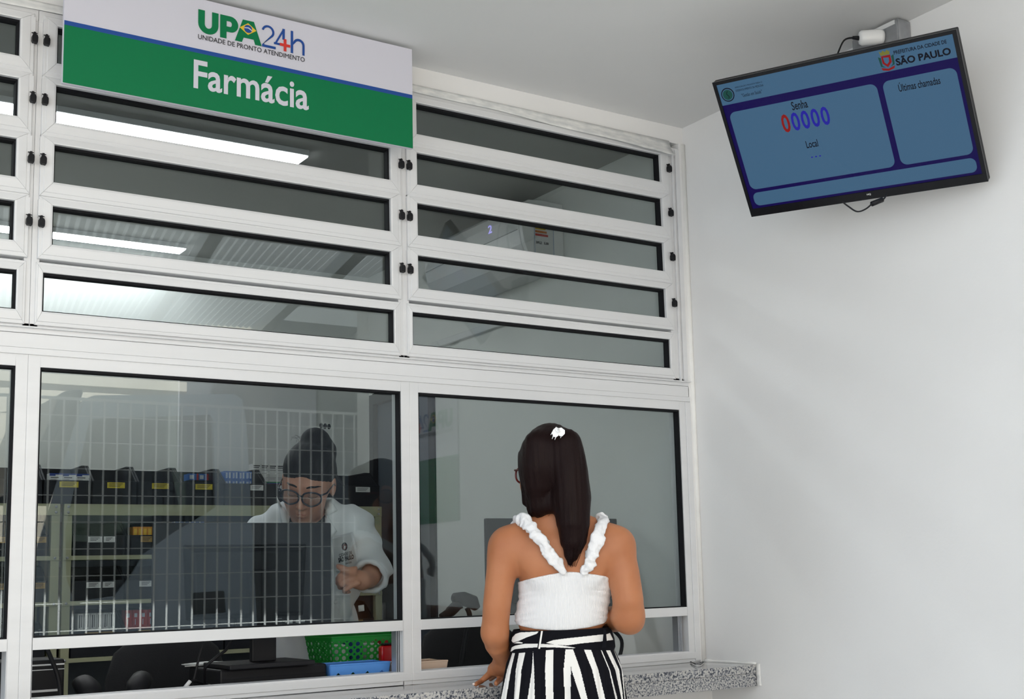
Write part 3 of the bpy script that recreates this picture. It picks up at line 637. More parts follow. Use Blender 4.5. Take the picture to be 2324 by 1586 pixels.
bb = MB().box(1.852, 1.948, 2.28, 2.42, LV[0] + .0055, LV[0] + .1245).build('cardboard_insert', 'bin'); tag(bb, 'dark block of stock under the red edged blue boxes', 'stock block')
# tall white spray boxes with coloured bands
t = make_carton(.0385, .098, .05, 'wbox', [(0, 1, .10, .155, 'gband', 'green_band'), (0, 1, .05, .10, 'dbox', 'blue_band'), (0, 1, 0, .05, 'rbox', 'red_band'), (.1, .9, .88, .93, 'ink', 'title_line'), (.1, .8, .80, .84, 'ink', 'title_line'), (.1, .85, .70, .72, 'dark', 'fine_print'), (.1, .75, .55, .565, 'dark', 'fine_print'), (.1, .9, .34, .35, 'dark', 'fine_print'), (.1, .8, .28, .29, 'dark', 'fine_print')], '', 'tall white spray boxes')
wx = 2.156
put(t, [(wx + .0395 * i, 2.30, LV[0] + .110) for i in range(4)], ['tall white spray box with green and red bands, %s' % s for s in ('left of the pharmacist hair', 'touching the pharmacist hair outline', 'mostly hidden behind the pharmacist hair', 'hidden behind the pharmacist hair')])
bb = MB().box(wx - .002, wx + .16, 2.30, 2.40, LV[0] + .0055, LV[0] + .1095).build('cardboard_insert', 'bin'); tag(bb, 'dark block of stock under the tall white spray boxes', 'stock block')
# white boxes with a blue corner, left bin
t = make_carton(.052, .040, .05, 'wbox', [(0, .45, .72, 1, 'dbox', 'blue_corner'), (.45, 1, .86, 1, 'dbox', 'blue_corner'), (.08, .7, .52, .60, 'ink', 'title_line'), (.08, .5, .35, .38, 'dark', 'fine_print')], '', 'white boxes with blue corners')
sx = PY(112, 1095, 2.13)[0]
put(t, [(sx + .053 * i, 2.13, LV[0] + .088) for i in range(3)], ['small white box with blue corner in the left bins, %s of three' % s for s in ('left', 'middle', 'right')])
bb = MB().box(sx + .0, sx + .154, 2.13, 2.20, LV[0] + .0055, LV[0] + .0875).build('cardboard_insert', 'bin'); tag(bb, 'dark block of stock under the white boxes with blue corners', 'stock block')
# orange boxes and blue boxes on the second shelf
t = make_carton(.0195, .052, .07, 'ybox', [(.2, .8, .2, .85, 'yellow', 'pale_panel'), (0, 1, 0, .18, 'yellow', 'yellow_foot')], '', 'upright orange medicine boxes')
ox = PY(302, 1205, 2.13)[0]
put(t, [(ox + .0203 * i, 2.13, LV[1] + .068) for i in range(5)], ['upright orange medicine box on the second shelf, %s from the left' % nth[i] for i in range(5)])
bb = MB().box(ox, ox + .10, 2.13, 2.21, LV[1] + .0055, LV[1] + .0675).build('cardboard_insert', 'ybox'); tag(bb, 'lower layer of orange cartons under the upright orange boxes', 'stock block')
t = make_carton(.021, .060, .07, 'bbox', [(.0, .22, 0, 1, 'lbox', 'white_edge'), (.5, .7, .1, .9, 'lbox', 'fine_print')], '', 'upright blue medicine boxes')
ox = PY(395, 1185, 2.20)[0]
put(t, [(ox + .0225 * i, 2.20, LV[1] + .086) for i in range(6)], ['upright blue medicine box on the second shelf, %s from the left' % nth[i] for i in range(6)])
bb = MB().box(ox, ox + .135, 2.20, 2.28, LV[1] + .0055, LV[1] + .0855).build('cardboard_insert', 'dbox'); tag(bb, 'lower layer of dark blue cartons under the upright blue boxes', 'stock block')
# fourth shelf: leaflet boxes and red boxes
t = make_carton(.024, .066, .06, 'wbox', [(.25, .4, .1, .9, 'dark', 'fine_print'), (.6, .7, .15, .9, 'dark', 'fine_print')], '', 'white leaflet boxes on the fourth shelf')
ox = PY(176, 1415, 2.13)[0]
put(t, [(ox + .0255 * i, 2.13, LV[3] + .112) for i in range(6)], ['upright white leaflet box on the fourth shelf, %s from the left' % nth[i] for i in range(6)])
bb = MB().box(ox, ox + .16, 2.13, 2.20, LV[3] + .0055, LV[3] + .1115).build('cardboard_insert', 'wbox'); tag(bb, 'lower layer of white cartons on the fourth shelf', 'stock block')
t = make_carton(.030, .068, .06, 'rbox', [(.2, .6, .55, .8, 'lbox', 'pale_print'), (.3, .4, .1, .45, 'lbox', 'pale_print')], '', 'red medicine boxes on the fourth shelf')
ox = PY(284, 1412, 2.13)[0]
put(t, [(ox + .0315 * i, 2.13, LV[3] + .117) for i in range(4)], ['red medicine box on the fourth shelf, %s from the left' % nth[i] for i in range(4)])
bb = MB().box(ox, ox + .13, 2.13, 2.20, LV[3] + .0055, LV[3] + .1165).build('cardboard_insert', 'rbox'); tag(bb, 'lower layer of red cartons on the fourth shelf', 'stock block')
# white board leaning behind the shelf
tag(MB().box(1.9, 2.60, 2.59, 2.612, 1.60, 2.45).build('wall_panel', 'white', bev=.002), 'plain white panel on the back wall above the shelves', 'panel')
# ================================================================ DESK
dk = thing('desk', (1.2, .4, 0), 'dark topped service desk running inside below the windows', 'desk'); DZ = .86
M['desk'] = mat('dark desk laminate', (.04, .04, .042), .45, spec=.25)
MB().box(-.3, 2.86, .062, .46, DZ - .03, DZ).build('desk_top', 'desk', dk, bev=.002)
for x in (-.28, 1.1, 2.82): MB().box(x, x + .03, .08, .44, 0, DZ - .03).build('desk_panel', 'desk', dk, bev=.001)
# ---- monitors
def monitor(x0, x1, zb, zt, y, base_z, label, cx):
    t = thing('monitor', (cx, y, base_z), label, 'monitor', None)
    MB().box(x0, x1, y, y + .018, zb, zt).build('monitor_shell', 'dark', t, bev=.004)
    MB().box(x0 + .012, x1 - .012, y + .018, y + .020, zb + .014, zt - .01).build('monitor_screen', 'blackg', t)
    b = MB(); w = (x1 - x0); h = zt - zb
    i0 = [(x0 + w * .17, zb + h * .10), (x1 - w * .17, zb + h * .10), (x1 - w * .15, zt - h * .20), (x0 + w * .15, zt - h * .20)]; i1 = [(x0 + w * .21, zb + h * .14), (x1 - w * .21, zb + h * .14), (x1 - w * .20, zt - h * .28), (x0 + w * .20, zt - h * .28)]
    vs = [(a, y, c) for a, c in i0] + [(a, y - .030, c) for a, c in i1]
    b.add(vs, [(0, 1, 2, 3), (4, 5, 6, 7), (0, 1, 5, 4), (1, 2, 6, 5), (2, 3, 7, 6), (3, 0, 4, 7)]); b.build('rear_housing', 'black', t, bev=.004)
    MB().box(cx - .036, cx + .036, y - .052, y - .028, base_z + .014, zb + h * .55).build('stand_column', 'black', t, bev=.003)
    MB().box(cx - .125, cx + .125, y - .12, y + .10, base_z, base_z + .013).build('stand_base', 'black', t, bev=.003)
    return t
mo = monitor(1.070, 1.601, 1.078, 1.382, .18, .9725, 'dark grey monitor seen from behind, in front of the pharmacist', 1.372)
M['mprint'] = mat('light grey print', (.45, .46, .47), .6)
yy = .1785
txt('HDMI', .024, .006, basis((1.460, yy, 1.112), (1, 0, 0), (0, 0, 1)), 'mprint', 'port_lettering', mo, bold=.03)
b = MB()
OFFM = -.062
for i, (x, z, w2, h2) in enumerate([(1.518, 1.126, .006, .006), (1.530, 1.126, .006, .006), (1.542, 1.125, .005, .008), (1.516, 1.090, .006, .006), (1.529, 1.088, .010, .010), (1.549, 1.089, .010, .008), (1.565, 1.090, .012, .006)] + [(1.480, 1.130 - .009 * k, .026, .0012) for k in range(6)]):
    b.box(x + OFFM, x + w2 + OFFM, yy - .0006, yy + .001, z, z + h2)
b.build('printed_symbols', 'mprint', mo)
b = MB(); b.prism([(1.498 + .010 * math.cos(a), yy, 1.130 + .0055 * math.sin(a)) for a in [i * math.pi / 8 for i in range(16)]], (0, -.0006, 0)); b.build('eye_symbol', 'mprint', mo)
MB().prism([(1.498 + .004 * math.cos(a), yy - .0006, 1.130 + .004 * math.sin(a)) for a in [i * math.pi / 6 for i in range(12)]], (0, -.0006, 0)).build('eye_symbol_centre', 'black', mo)
m2 = monitor(2.288, 2.857, 1.08, 1.411, .42, DZ, 'dark grey monitor seen from behind, beyond the customer', 2.57)
# ---- flat computer case under the first monitor
pc = thing('computer_case', (1.42, .34, DZ), 'black computer case lying flat under the monitor', 'computer')
MB().box(1.235, 1.552, .105, .37, DZ + .006, .9715).build('case_body', 'black', pc, bev=.006)
MB().box(1.242, 1.547, .1035, .1055, .945, .9465).build('side_groove', 'blackg', pc)
b = MB()
for i in range(3): b.box(1.2335, 1.2355, .13 + .05 * i, .162 + .05 * i, .90, .93)
b.build('port_panel', 'steel', pc); MB().box(1.25, 1.54, .12, .36, DZ, DZ + .006).build('rubber_feet', 'gasket', pc)
# ---- cables
def cable(pts, r, label, m='black', name='cable'):
    return tag(MB().tube(smooth_path(pts), r, 7).build(name, m, smooth=True), label, 'cable')
cable([(1.230, .20, .93), (1.215, .17, .93), PY(440, 1545, .12), PY(428, 1556, .115), (1.16, .12, DZ + .004)], .0045, 'black cable bending down from the rear of the computer case')
cable([(1.29, .13, 1.11), PY(520, 1465, .12), PY(490, 1492, .11), PY(464, 1520, .13), (1.2300, .20, .905)], .0042, 'black cable running from the monitor down to the computer case')
cable([(1.25, .14, 1.10), PY(470, 1440, .13), PY(455, 1480, .13), PY(444, 1525, .13), PY(436, 1560, .13), (1.17, .15, DZ + .004)], .0035, 'thin black cable hanging straight down left of the computer case')
t = thing('cable_tie', PY(424, 1550, .15), 'white ribbed tie around the cable near the window sill', 'cable tie')
MB().tube([PY(432, 1545, .105), PY(418, 1562, .105)], .0055, 8).build('tie_sleeve', 'wlabel', t, smooth=True)
# ---- papers
def paper(pts, label):
    b = MB(); b.prism(pts, (0, 0, .0015)); return tag(b.build('paper_sheet', 'wlabel'), label, 'paper')
for i in range(4):
    c, s = math.cos(.3 * i - .3), math.sin(.3 * i - .3); x, y = 1.30, .365; z = .9725 + .0022 * i
    paper([(x + a * c - d_ * s, y + a * s + d_ * c, z) for a, d_ in ((-.075, -.045), (.03, -.045), (.03, .04), (-.075, .04))], 'loose white paper on the computer case, %s of the little pile' % ['lowest', 'second', 'third', 'topmost'][i])
paper([tuple(PY(u, v, y)) for u, v, y in ((395, 1542, .2), (420, 1542, .2), (425, 1556, .2), (398, 1556, .2))] and [(1.135, .18, DZ + .001), (1.185, .18, DZ + .001), (1.185, .25, DZ + .03), (1.135, .25, DZ + .03)], 'curled white slip lying left of the computer case')
# ---- baskets
def basket(x0, x1, y0, y1, z0, z1, m, name, label, taper=.012, holes='circle', grp=None):
    t = thing('storage_basket', ((x0 + x1) / 2, (y0 + y1) / 2, z0), label, 'basket', grp); h = z1 - z0
    b = MB(); b.box(x0 + taper, x1 - taper, y0 + taper, y1 - taper, z0, z0 + .003)
    def wall(a, c, n):                         # a,c: bottom corners -> lattice wall with openings
        A0, A1 = np.array(a[0]), np.array(c[0]); B0, B1 = np.array(a[1]), np.array(c[1])
        P = lambda s, q: (A0 * (1 - s) + A1 * s) * (1 - q) + (B0 * (1 - s) + B1 * s) * q
        nrm = np.cross(A1 - A0, B0 - A0); nrm /= np.linalg.norm(nrm); nrm *= .0022
        L = np.linalg.norm(A1 - A0); H = np.linalg.norm(B0 - A0); ny = 3 if holes == 'circle' else 2
        nx = max(2, int(L / (H / (ny + .7)))) if ny else 1
        q0, q1 = .10, .86
        b.prism([P(0, 0), P(1, 0), P(1, q0), P(0, q0)], nrm); b.prism([P(0, q1), P(1, q1), P(1, 1), P(0, 1)], nrm)
        for i in range(nx):
            for j in range(ny):
                s0, s1 = i / nx, (i + 1) / nx; p0, p1 = q0 + (q1 - q0) * j / ny, q0 + (q1 - q0) * (j + 1) / ny
                sc_, pc_ = (s0 + s1) / 2, (p0 + p1) / 2; K_ = 12 if holes == 'circle' else 4
                rx, rz = (s1 - s0) * (.30 if holes == 'circle' else .30), (p1 - p0) * (.33 if holes == 'circle' else .32)
                ring = [P(sc_ + rx * math.cos(2 * math.pi * k / K_), pc_ + rz * math.sin(2 * math.pi * k / K_)) for k in range(K_)]
                def sq(k):
                    an = 2 * math.pi * k / K_; cx, cz = math.cos(an), math.sin(an); mm_ = max(abs(cx), abs(cz)); return P(sc_ + (s1 - s0) / 2 * cx / mm_, pc_ + (p1 - p0) / 2 * cz / mm_)
                outer = [sq(k) for k in range(K_)]
                if K_ == 4:
                    cs = [P(s1, p1), P(s0, p1), P(s0, p0), P(s1, p0)]
                    for k in range(4): b.prism([outer[k], cs[k], outer[(k + 1) % 4], ring[(k + 1) % 4], ring[k]], nrm)
                else:
                    for k in range(K_): b.prism([outer[k], outer[(k + 1) % K_], ring[(k + 1) % K_], ring[k]], nrm)
                    for cx_, cz_ in ((s1, p1), (s0, p1), (s0, p0), (s1, p0)): pass
    c0 = [(x0 + taper, y0 + taper, z0), (x1 - taper, y0 + taper, z0), (x1 - taper, y1 - taper, z0), (x0 + taper, y1 - taper, z0)]; c1 = [(x0, y0, z1), (x1, y0, z1), (x1, y1, z1), (x0, y1, z1)]
    for k in range(4): wall((c0[k], c1[k]), (c0[(k + 1) % 4], c1[(k + 1) % 4]), 0)
    b.build('basket_body', m, t)
    r = MB(); r.tube([c1[0], c1[1], c1[2], c1[3]], .0035, 6, closed=True); r.build('basket_rim', m, t, smooth=False); return t
basket(1.560, 1.752, .10, .215, DZ, .963, 'bluep', 'b', 'sky blue lattice basket beside the computer case', holes='diamond')
basket(1.762, 1.948, .10, .215, DZ, .955, 'beigep', 'b', 'beige lattice basket behind the window post', holes='diamond')
basket(1.645, 1.92, .257, .45, DZ + .0, .952, 'greenp', 'b', 'lower green perforated basket of the stack of two', holes='circle', grp='green perforated baskets')
basket(1.633, 1.93, .252, .452, .955, 1.036, 'greenp', 'b', 'upper green perforated basket of the stack of two', holes='circle', grp='green perforated baskets')
for i, (x, y, c) in enumerate(((1.68, .31, 'wbox'), (1.735, .33, 'dbox'), (1.785, .31, 'wbox'), (1.84, .33, 'rbox'))):
    tag(MB().box(x, x + .035, y, y + .06, .9585, 1.01 + .008 * (i % 2)).build('medicine_box', c, bev=.0005), ['white', 'navy', 'white', 'red'][i] + ' carton inside the upper green basket, %s' % ['at its left end', 'left of centre', 'right of centre', 'at its right end'][i], 'medicine box')
rb = thing('dispenser_box', (1.83, .235, DZ), 'shiny red plastic box with black lid before the green baskets', 'box')
MB().box(1.785, 1.865, .2185, .2485, DZ, 1.006).build('box_body', 'redp', rb, bev=.008, seg=3); MB().box(1.792, 1.862, .2195, .247, 1.0065, 1.013).build('box_lid', 'blackg', rb, bev=.003)
# ---- barcode scanners
def scanner(x, y, z, rz, label):
    T = Matrix.Translation((x, y, z)) @ Matrix.Rotation(rz, 4, 'Z'); t = thing('barcode_scanner', (x, y, z), label, 'barcode scanner', 'handheld barcode scanners')
    f = lambda *p: np.array(T @ Vector(p))
    b = MB(); b.tube([f(0, -.03, .035), f(0, -.02, .052), f(0, .01, .075), f(0, .045, .088), f(0, .075, .088)], [.020, .030, .034, .030, .022], 16, flat=.82); b.build('scanner_head', 'black', t, smooth=True)
    b = MB(); b.tube([f(0, .03, .07), f(0, .055, .03), f(0, .072, .02)], [.020, .016, .015], 12, flat=1.1); b.build('scanner_handle', 'black', t, smooth=True)
    MB().box(-.016, .016, -.044, -.036, .030, .037, T=T).build('scanner_window', 'wlabel', t)
    return t
scanner(.925, .25, DZ, .1, 'black barcode scanner face on near the left window post')
scanner(1.06, .27, DZ, -.5, 'black barcode scanner turned sideways with a small white sticker')
# scanner on its curved cradle, right of the window post
t = thing('barcode_scanner', (2.16, .42, DZ), 'black barcode scanner standing in its cradle left of the customer', 'barcode scanner', 'handheld barcode scanners')
A = lambda u, v, y=.42: PY(u, v, y)
MB().tube(smooth_path([A(1003, 1402), A(1022, 1388), A(1040, 1370)]), [.016] * 6 + [.019] * 6 + [.022], 12).build('scanner_handle', 'black', t, smooth=True)
MB().tube([A(1030, 1356), A(1050, 1358), A(1072, 1366), A(1082, 1380)], [.020, .030, .030, .016], 14, flat=.8).build('scanner_head', 'black', t, smooth=True)
MB().tube(smooth_path([A(1060, 1380), A(1066, 1400), A(1058, 1440), np.array((2.17, .42, DZ + .01))]), .009, 8).build('cradle_stem', 'black', t, smooth=True)
MB().lathe((2.17, .42, DZ), [(.06, 0), (.06, .008), (.02, .016), (.01, .02)], 20).build('cradle_base', 'black', t, smooth=False)
# ---- receipt printer and binders far left
t = thing('label_printer', (.80, .32, DZ), 'black label printer with silver lines behind the left window post', 'printer')
MB().box(.70, .862, .26, .42, DZ, 1.02).build('printer_body', 'black', t, bev=.006); MB().box(.705, .8605, .2585, .2605, 1.004, 1.008).box(.705, .8605, .2585, .2605, .992, .994).box(.705, .845, .2585, .2605, .935, .941).box(.705, .845, .2585, .2605, .915, .92).build('silver_line', 'wlabel', t)
cable([(.79, .25, 1.10), (.815, .22, 1.03), (.835, .20, .96), (.835, .18, DZ + .006)], .006, 'thick black cable hanging behind the left window post')
# ---- desk clutter right of the customer
t = thing('glass_tumbler', (2.63, .17, DZ), 'clear glass tumbler standing behind the customer elbow', 'glass')
M['cup'] = glassmat('drinking glass', (.86, .88, .87), k=2.2)
MB().lathe((2.60, .20, DZ), [(.026, .0), (.030, .003), (.037, .125), (.0355, .125), (.0285, .006), (.0, .006)], 28).build('tumbler_wall', 'cup', t, smooth=True)
MB().lathe((2.60, .20, DZ + .008), [(.0283, 0), (.0327, .075), (.0, .0755)], 24).build('drink', 'cup', t, smooth=True)
cable([(2.47, .245, .99), (2.52, .16, .955), (2.555, .13, .92), (2.55, .15, DZ + .008), (2.50, .2, DZ + .006)], .006, 'black cable coiled left of the glass tumbler')
cable([(2.42, .24, .97), (2.53, .13, .93), (2.575, .12, .90), (2.57, .15, DZ + .008)], .0055, 'black cable looping in front of the glass tumbler')
cable([(2.645, .19, 1.02), (2.65, .14, .98), (2.62, .12, .92), (2.58, .13, DZ + .006), (2.52, .16, DZ + .006)], .0065, 'thick black cable curving right of the glass tumbler')
t = thing('network_switch', (2.50, .20, DZ), 'small black desk device with vents beside the glass tumbler', 'device')
MB().box(2.44, 2.53, .268, .296, DZ, 1.03).build('device_body', 'black', t, bev=.003); b = MB()
for i in range(7): b.box(2.495, 2.526, .2665, .2685, 1.018 - .009 * i, 1.0205 - .009 * i)
b.build('vent_slots', 'dark', t)
# ---- office chairs
def chair(x, y, rz, label):
    T = Matrix.Translation((x, y, 0)) @ Matrix.Rotation(rz, 4, 'Z'); t = thing('office_chair', (x, y, 0), label, 'chair', 'black office chairs behind the desk')
    M.setdefault('cloth', mat('black chair fabric', (.012, .012, .014), .85, bump=.3, bscale=200))
    b = MB(); vs = []; n = 24
    for j, (z, w2, yy_) in enumerate([(.62, .15, .02), (.66, .20, .0), (.78, .225, -.01), (.90, .22, .0), (.99, .19, .015), (1.045, .12, .03), (1.06, .03, .035)]):
        for k in range(n):
            a = 2 * math.pi * k / n; vs.append(tuple(T @ Vector((w2 * math.cos(a), -.2 + yy_ + (.035 if j < 6 else .01) * math.sin(a) + .9 * (w2 * math.cos(a)) ** 2, z))))
    b.add(vs, [(j * n + k, j * n + (k + 1) % n, (j + 1) * n + (k + 1) % n, (j + 1) * n + k) for j in range(6) for k in range(n)] + [tuple(range(n)), tuple(6 * n + k for k in range(n))]); b.build('backrest', 'cloth', t, smooth=True)
    MB().ell(T @ Vector((0, .05, .47)), (.24, .23, .05), 12).build('seat', 'cloth', t, smooth=True)
    MB().tube([T @ Vector((0, -.2, .65)), T @ Vector((0, -.2, .50)), T @ Vector((0, 0, .43))], .018, 8).build('back_bracket', 'black', t, smooth=True)
    MB().tube([T @ Vector((0, .03, .44)), T @ Vector((0, .03, .09))], .025, 10).build('column', 'black', t, smooth=True)
    for k in range(5):
        a = 2 * math.pi * k / 5 + .3; e = T @ Vector((.27 * math.cos(a), .03 + .27 * math.sin(a), .065)); lg = MB().tube([T @ Vector((0, .03, .10)), e], [.022, .014], 8).build('leg', 'black', t, smooth=True)
        MB().ell(e - Vector((0, 0, .035)), (.022, .022, .028), 8).build('caster', 'blackg', lg, smooth=True)
chair(1.36, 1.20, .15, 'black office chair with rounded back behind the left end of the desk')
chair(2.56, 1.15, -.1, 'black office chair with rounded back beyond the customer hand')
# ================================================================ OUTSIDE, behind the camera (seen only as reflections)
def V(u, v, yv): p = PY(u, v, yv); return np.array((p[0], -p[1], p[2]))
M['truckw'] = mat('white vehicle paint', (.42, .48, .55), .18, coat=.7); M['truckd'] = mat('dark vehicle plastic', (.03, .032, .035), .4); M['cabglass'] = glassmat('vehicle glass', (.25, .3, .3), k=1.5)
tk = thing('delivery_truck', (2.6, -6.2, 0), 'white delivery truck parked behind, mirrored in the left window glass', 'truck'); YT = 5.2
def tside(pts, y0, y1, name, m, bev=0):
    b = MB(); b.prism([(x, y0, z) for x, z in pts], (0, y1 - y0, 0)); return b.build(name, m, tk, bev=bev)
c = lambda u, v: (float(PY(u, v, YT)[0]), float(PY(u, v, YT)[2]))
body = [c(195, 905), c(215, 896), c(535, 893), c(552, 905), c(562, 960), (3.32, .55), (1.62, .55), (1.62, 1.0), (1.78, 1.25), (1.92, 1.75), c(175, 965)]
zA, zB = float(PY(280, 1148, 7.0)[2]), float(PY(280, 1228, 7.0)[2]); tside([(p_[0], max(p_[1], zA)) for p_ in body], -6.98, -7.04, 'far_side', 'truckd'); tside([(1.62, .55), (3.32, .55), (3.32, zB), (1.75, zB)], -6.98, -7.04, 'far_side', 'truckd'); tside([c(195, 905), c(215, 896), c(535, 893), c(552, 905), c(555, 925), c(190, 930)], -7.0, -5.26, 'cab_roof', 'truckw', .02)
win = [c(205, 950), c(478, 940), c(486, 952), c(492, 1150), c(470, 1165), c(400, 1205), c(330, 1255), c(300, 1305), c(262, 1352), c(170, 1365), c(152, 1310), c(150, 1200)]
b = MB(); oc = [c(195, 905), c(535, 893), c(562, 960), (3.31, 1.2), (3.32, .55), (2.6, .55), (1.62, .55), (1.62, 1.0), (1.74, 1.2), (1.86, 1.55), (2.0, 2.0), c(172, 960)]
import mathutils.geometry as mg
tri = mg.tessellate_polygon([[Vector((x, 0, z)) for x, z in [c(195, 905), c(215, 896), c(535, 893), c(552, 905), c(562, 960), (3.32, .55), (1.62, .55), (1.62, 1.0), (1.78, 1.25), (1.86, 1.55), c(172, 965)]], [Vector((x, 0, z)) for x, z in win]])
allp = [c(195, 905), c(215, 896), c(535, 893), c(552, 905), c(562, 960), (3.32, .55), (1.62, .55), (1.62, 1.0), (1.78, 1.25), (1.86, 1.55), c(172, 965)] + win
b.add([(x, -5.2, z) for x, z in allp], [tuple(t_) for t_ in tri]); o = b.build('cab_side', 'truckw', tk); sm = o.modifiers.new('t', 'SOLIDIFY'); sm.thickness = .03
tside(win, -5.215, -5.22, 'side_window', 'cabglass')
tside([c(95, 1100), c(100, 1010), c(150, 885), c(170, 877), c(205, 875), c(197, 905), c(190, 945), c(150, 960)], -5.3, -6.9, 'wind_deflector', 'truckd', .02)
tside([(2.10, 1.2), (3.2, 1.2), (3.2, 1.75), (2.9, 1.75), (2.2, 1.3)], -5.6, -6.6, 'seats', 'truckd', .03)
b = MB(); b.box(3.335, 3.345, -5.19, -5.2, .6, 2.4); b.build('panel_gap', 'truckd', tk)
tside([c(440, 1345), c(510, 1340), c(514, 1390), c(438, 1395)], -5.15, -5.19, 'door_handle', 'truckd', .01)
MB().lathe((2.2, -5.22, .45), [(.45, 0), (.45, -.25), (.2, -.26)], 28, axis=(0, 1, 0)).lathe((3.9, -5.22, .45), [(.45, 0), (.45, -.25), (.2, -.26)], 28, axis=(0, 1, 0)).build('wheel', 'truckd', tk)
M['dim_cargo'] = mat('cargo grey for dim reflection', (.13, .14, .16), .6)  # cargo box darkened so its mirror image in the glass stays dim
MB().box(3.40, 6.6, -7.1, -5.1, .85, 3.1).build('cargo_box', 'dim_cargo', tk, bev=.03)
# mesh fence
fm = mat('pale galvanised wire', (.82, .80, .76), .5, .0); M['wire'] = fm
ft = thing('wire_fence', (2.4, -4.4, 0), 'pale wire mesh fence panel, mirrored across the left window glass', 'fence')
b = MB(); XF0, XF1, ZF = 1.1, 3.75, 2.335
for i in range(int((XF1 - XF0) / .078) + 1): b.box(XF0 + .078 * i, XF0 + .078 * i + .010, -4.404, -4.398, .03, ZF)
b.build('vertical_wires', 'wire', ft); b = MB()
for j in range(15): b.box(XF0, XF1, -4.410, -4.404, ZF - .10 - .158 * j, ZF - .10 - .158 * j + .006)
b.box(XF0, XF1, -4.415, -4.395, ZF - .004, ZF + .012); b.build('horizontal_wires', 'wire', ft)
for x in (XF0, XF1): MB().box(x - .02, x + .02, -4.42, -4.38, -.02, ZF + .04).build('fence_post', 'steel', ft)
M['beige'] = mat('beige render', (.66, .57, .46), .85, var=.12, vscale=4)
# far sunlit wall with white coping and a roof over the yard
tag(MB().box(-4, 4.9, -9.3, -9.0, -.02, 2.98).box(-4, 4.9, -9.35, -8.93, 3.13, 3.22).box(-4, 4.9, -9.3, -9.0, 2.98, 4.2).build('yard_wall', 'beige'), 'pale sunlit yard wall reflected along the top left of the glass', 'wall')
tag(MB().box(4.9, 9, -8.0, -7.6, -.02, 5).build('neighbour_building', 'plaster'), 'pale rendered building corner behind the truck', 'building')
# translucent corrugated roof beyond the soffit
pm = bpy.data.materials.new('ribbed polycarbonate'); pm.use_nodes = True; nt = pm.node_tree; nt.nodes.clear(); L = nt.links.new
o_ = nt.nodes.new('ShaderNodeOutputMaterial'); m1 = nt.nodes.new('ShaderNodeMixShader'); tl = nt.nodes.new('ShaderNodeBsdfTranslucent'); gl = nt.nodes.new('ShaderNodeBsdfDiffuse')
tl.inputs[0].default_value = (.52, .52, .51, 1); gl.inputs[0].default_value = (.6, .6, .58, 1); m1.inputs[0].default_value = .35
L(tl.outputs[0], m1.inputs[1]); L(gl.outputs[0], m1.inputs[2]); L(m1.outputs[0], o_.inputs[0]); M['poly'] = pm
cr = thing('canopy_roof', (1.5, -4.5, 2.9), 'ribbed translucent canopy roof, mirrored in the lower louvre panes', 'roof')
RM = Matrix.Translation((1.2, -2.1, 0)) @ Matrix.Rotation(math.radians(10), 4, 'Z')
b = MB(); N = 500; vs = []
for i in range(N + 1):
    x = -3.3 + 11.5 * i / N; z = 3.02 + (.016 if i % 2 else 0)
    vs += [tuple(RM @ Vector((x, .28, z))), tuple(RM @ Vector((x, -4.1, z + .15)))]
b.add(vs, [(2 * i, 2 * i + 2, 2 * i + 3, 2 * i + 1) for i in range(N)]); b.build('ribbed_sheet', 'poly', cr)
for i in range(-3, 13): 
    MB().box(-1.505 + .742 * i, -1.435 + .742 * i, -4.1, .28, 2.93, 3.01, T=RM).build('rafter', 'alu2', cr)
MB().box(-3.3, 8.2, -4.2, -4.1, 2.88, 3.0, T=RM).build('gutter', 'alu2', cr)
# wall sign on the right wall, outside the frame but mirrored in the glass
ws = thing('wall_sign', (XR, -1.86, 1.47), 'white and green health unit sign on the right wall, mirrored in the glass', 'sign')
MB().box(XR - .006, XR - .0005, -2.13, -1.62, 1.775, 2.25).build('sign_white', 'signw', ws); MB().box(XR - .006, XR - .0005, -2.13, -1.62, 1.47, 1.775).build('sign_green', 'signg', ws)
upa(ws, (XR - .006, -1.665, 1.885), (0, -1, 0), 1.30, yo=.001)
# ================================================================ PEOPLE
def skinmat(n, c, c2): return mat(n, c, .46, var=1, vscale=9, col2=c2, sss=.10, spec=.35, bump=.04, bscale=260)
M['skinA'] = skinmat('tanned skin', (.47, .19, .088), (.40, .15, .066)); M['skinB'] = skinmat('light skin', (.56, .29, .20), (.48, .225, .15))
def hairmat(n, c):
    m = mat(n, c, .45, spec=.09, bump=.35, bscale=7, stretch=(60, 60, 1.2)); b = m.node_tree.nodes['Principled BSDF']; b.inputs['Anisotropic'].default_value = .5; return m
M['hairA'] = hairmat('dark brown hair', (.010, .0042, .0040)); M['hairB'] = hairmat('brown black hair', (.010, .008, .009))
M['top'] = wave_bump(mat('white ribbed knit', (.80, .79, .80), .8), 'X', 82, .0012, .55)
M['cottonw'] = mat('white ruffle cotton', (.80, .79, .80), .8, bump=.4, bscale=160, stretch=(1, 1, 1))
M['trb'] = mat('black trouser cloth', (.006, .006, .009), .85, spec=.1); M['trw'] = mat('white trouser cloth', (.80, .78, .75), .75)
M['coat'] = mat('white lab coat cotton', (.78, .79, .81), .8, bump=.15, bscale=30); M['nail'] = mat('pale nail', (.8, .66, .6), .25); M['shoe'] = mat('beige shoe', (.35, .2, .12), .5)
M['clip'] = mat('white hair clip plastic', (.85, .85, .86), .25, coat=.4); M['specA'] = mat('tortoise red spectacle frame', (.12, .012, .01), .2); M['specB'] = mat('navy spectacle frame', (.012, .014, .03), .25)
M['lens'] = glassmat('spectacle lens', (.93, .95, .97), k=1.0); M['lip'] = mat('lips', (.42, .12, .10), .4)
YAW = -.6121
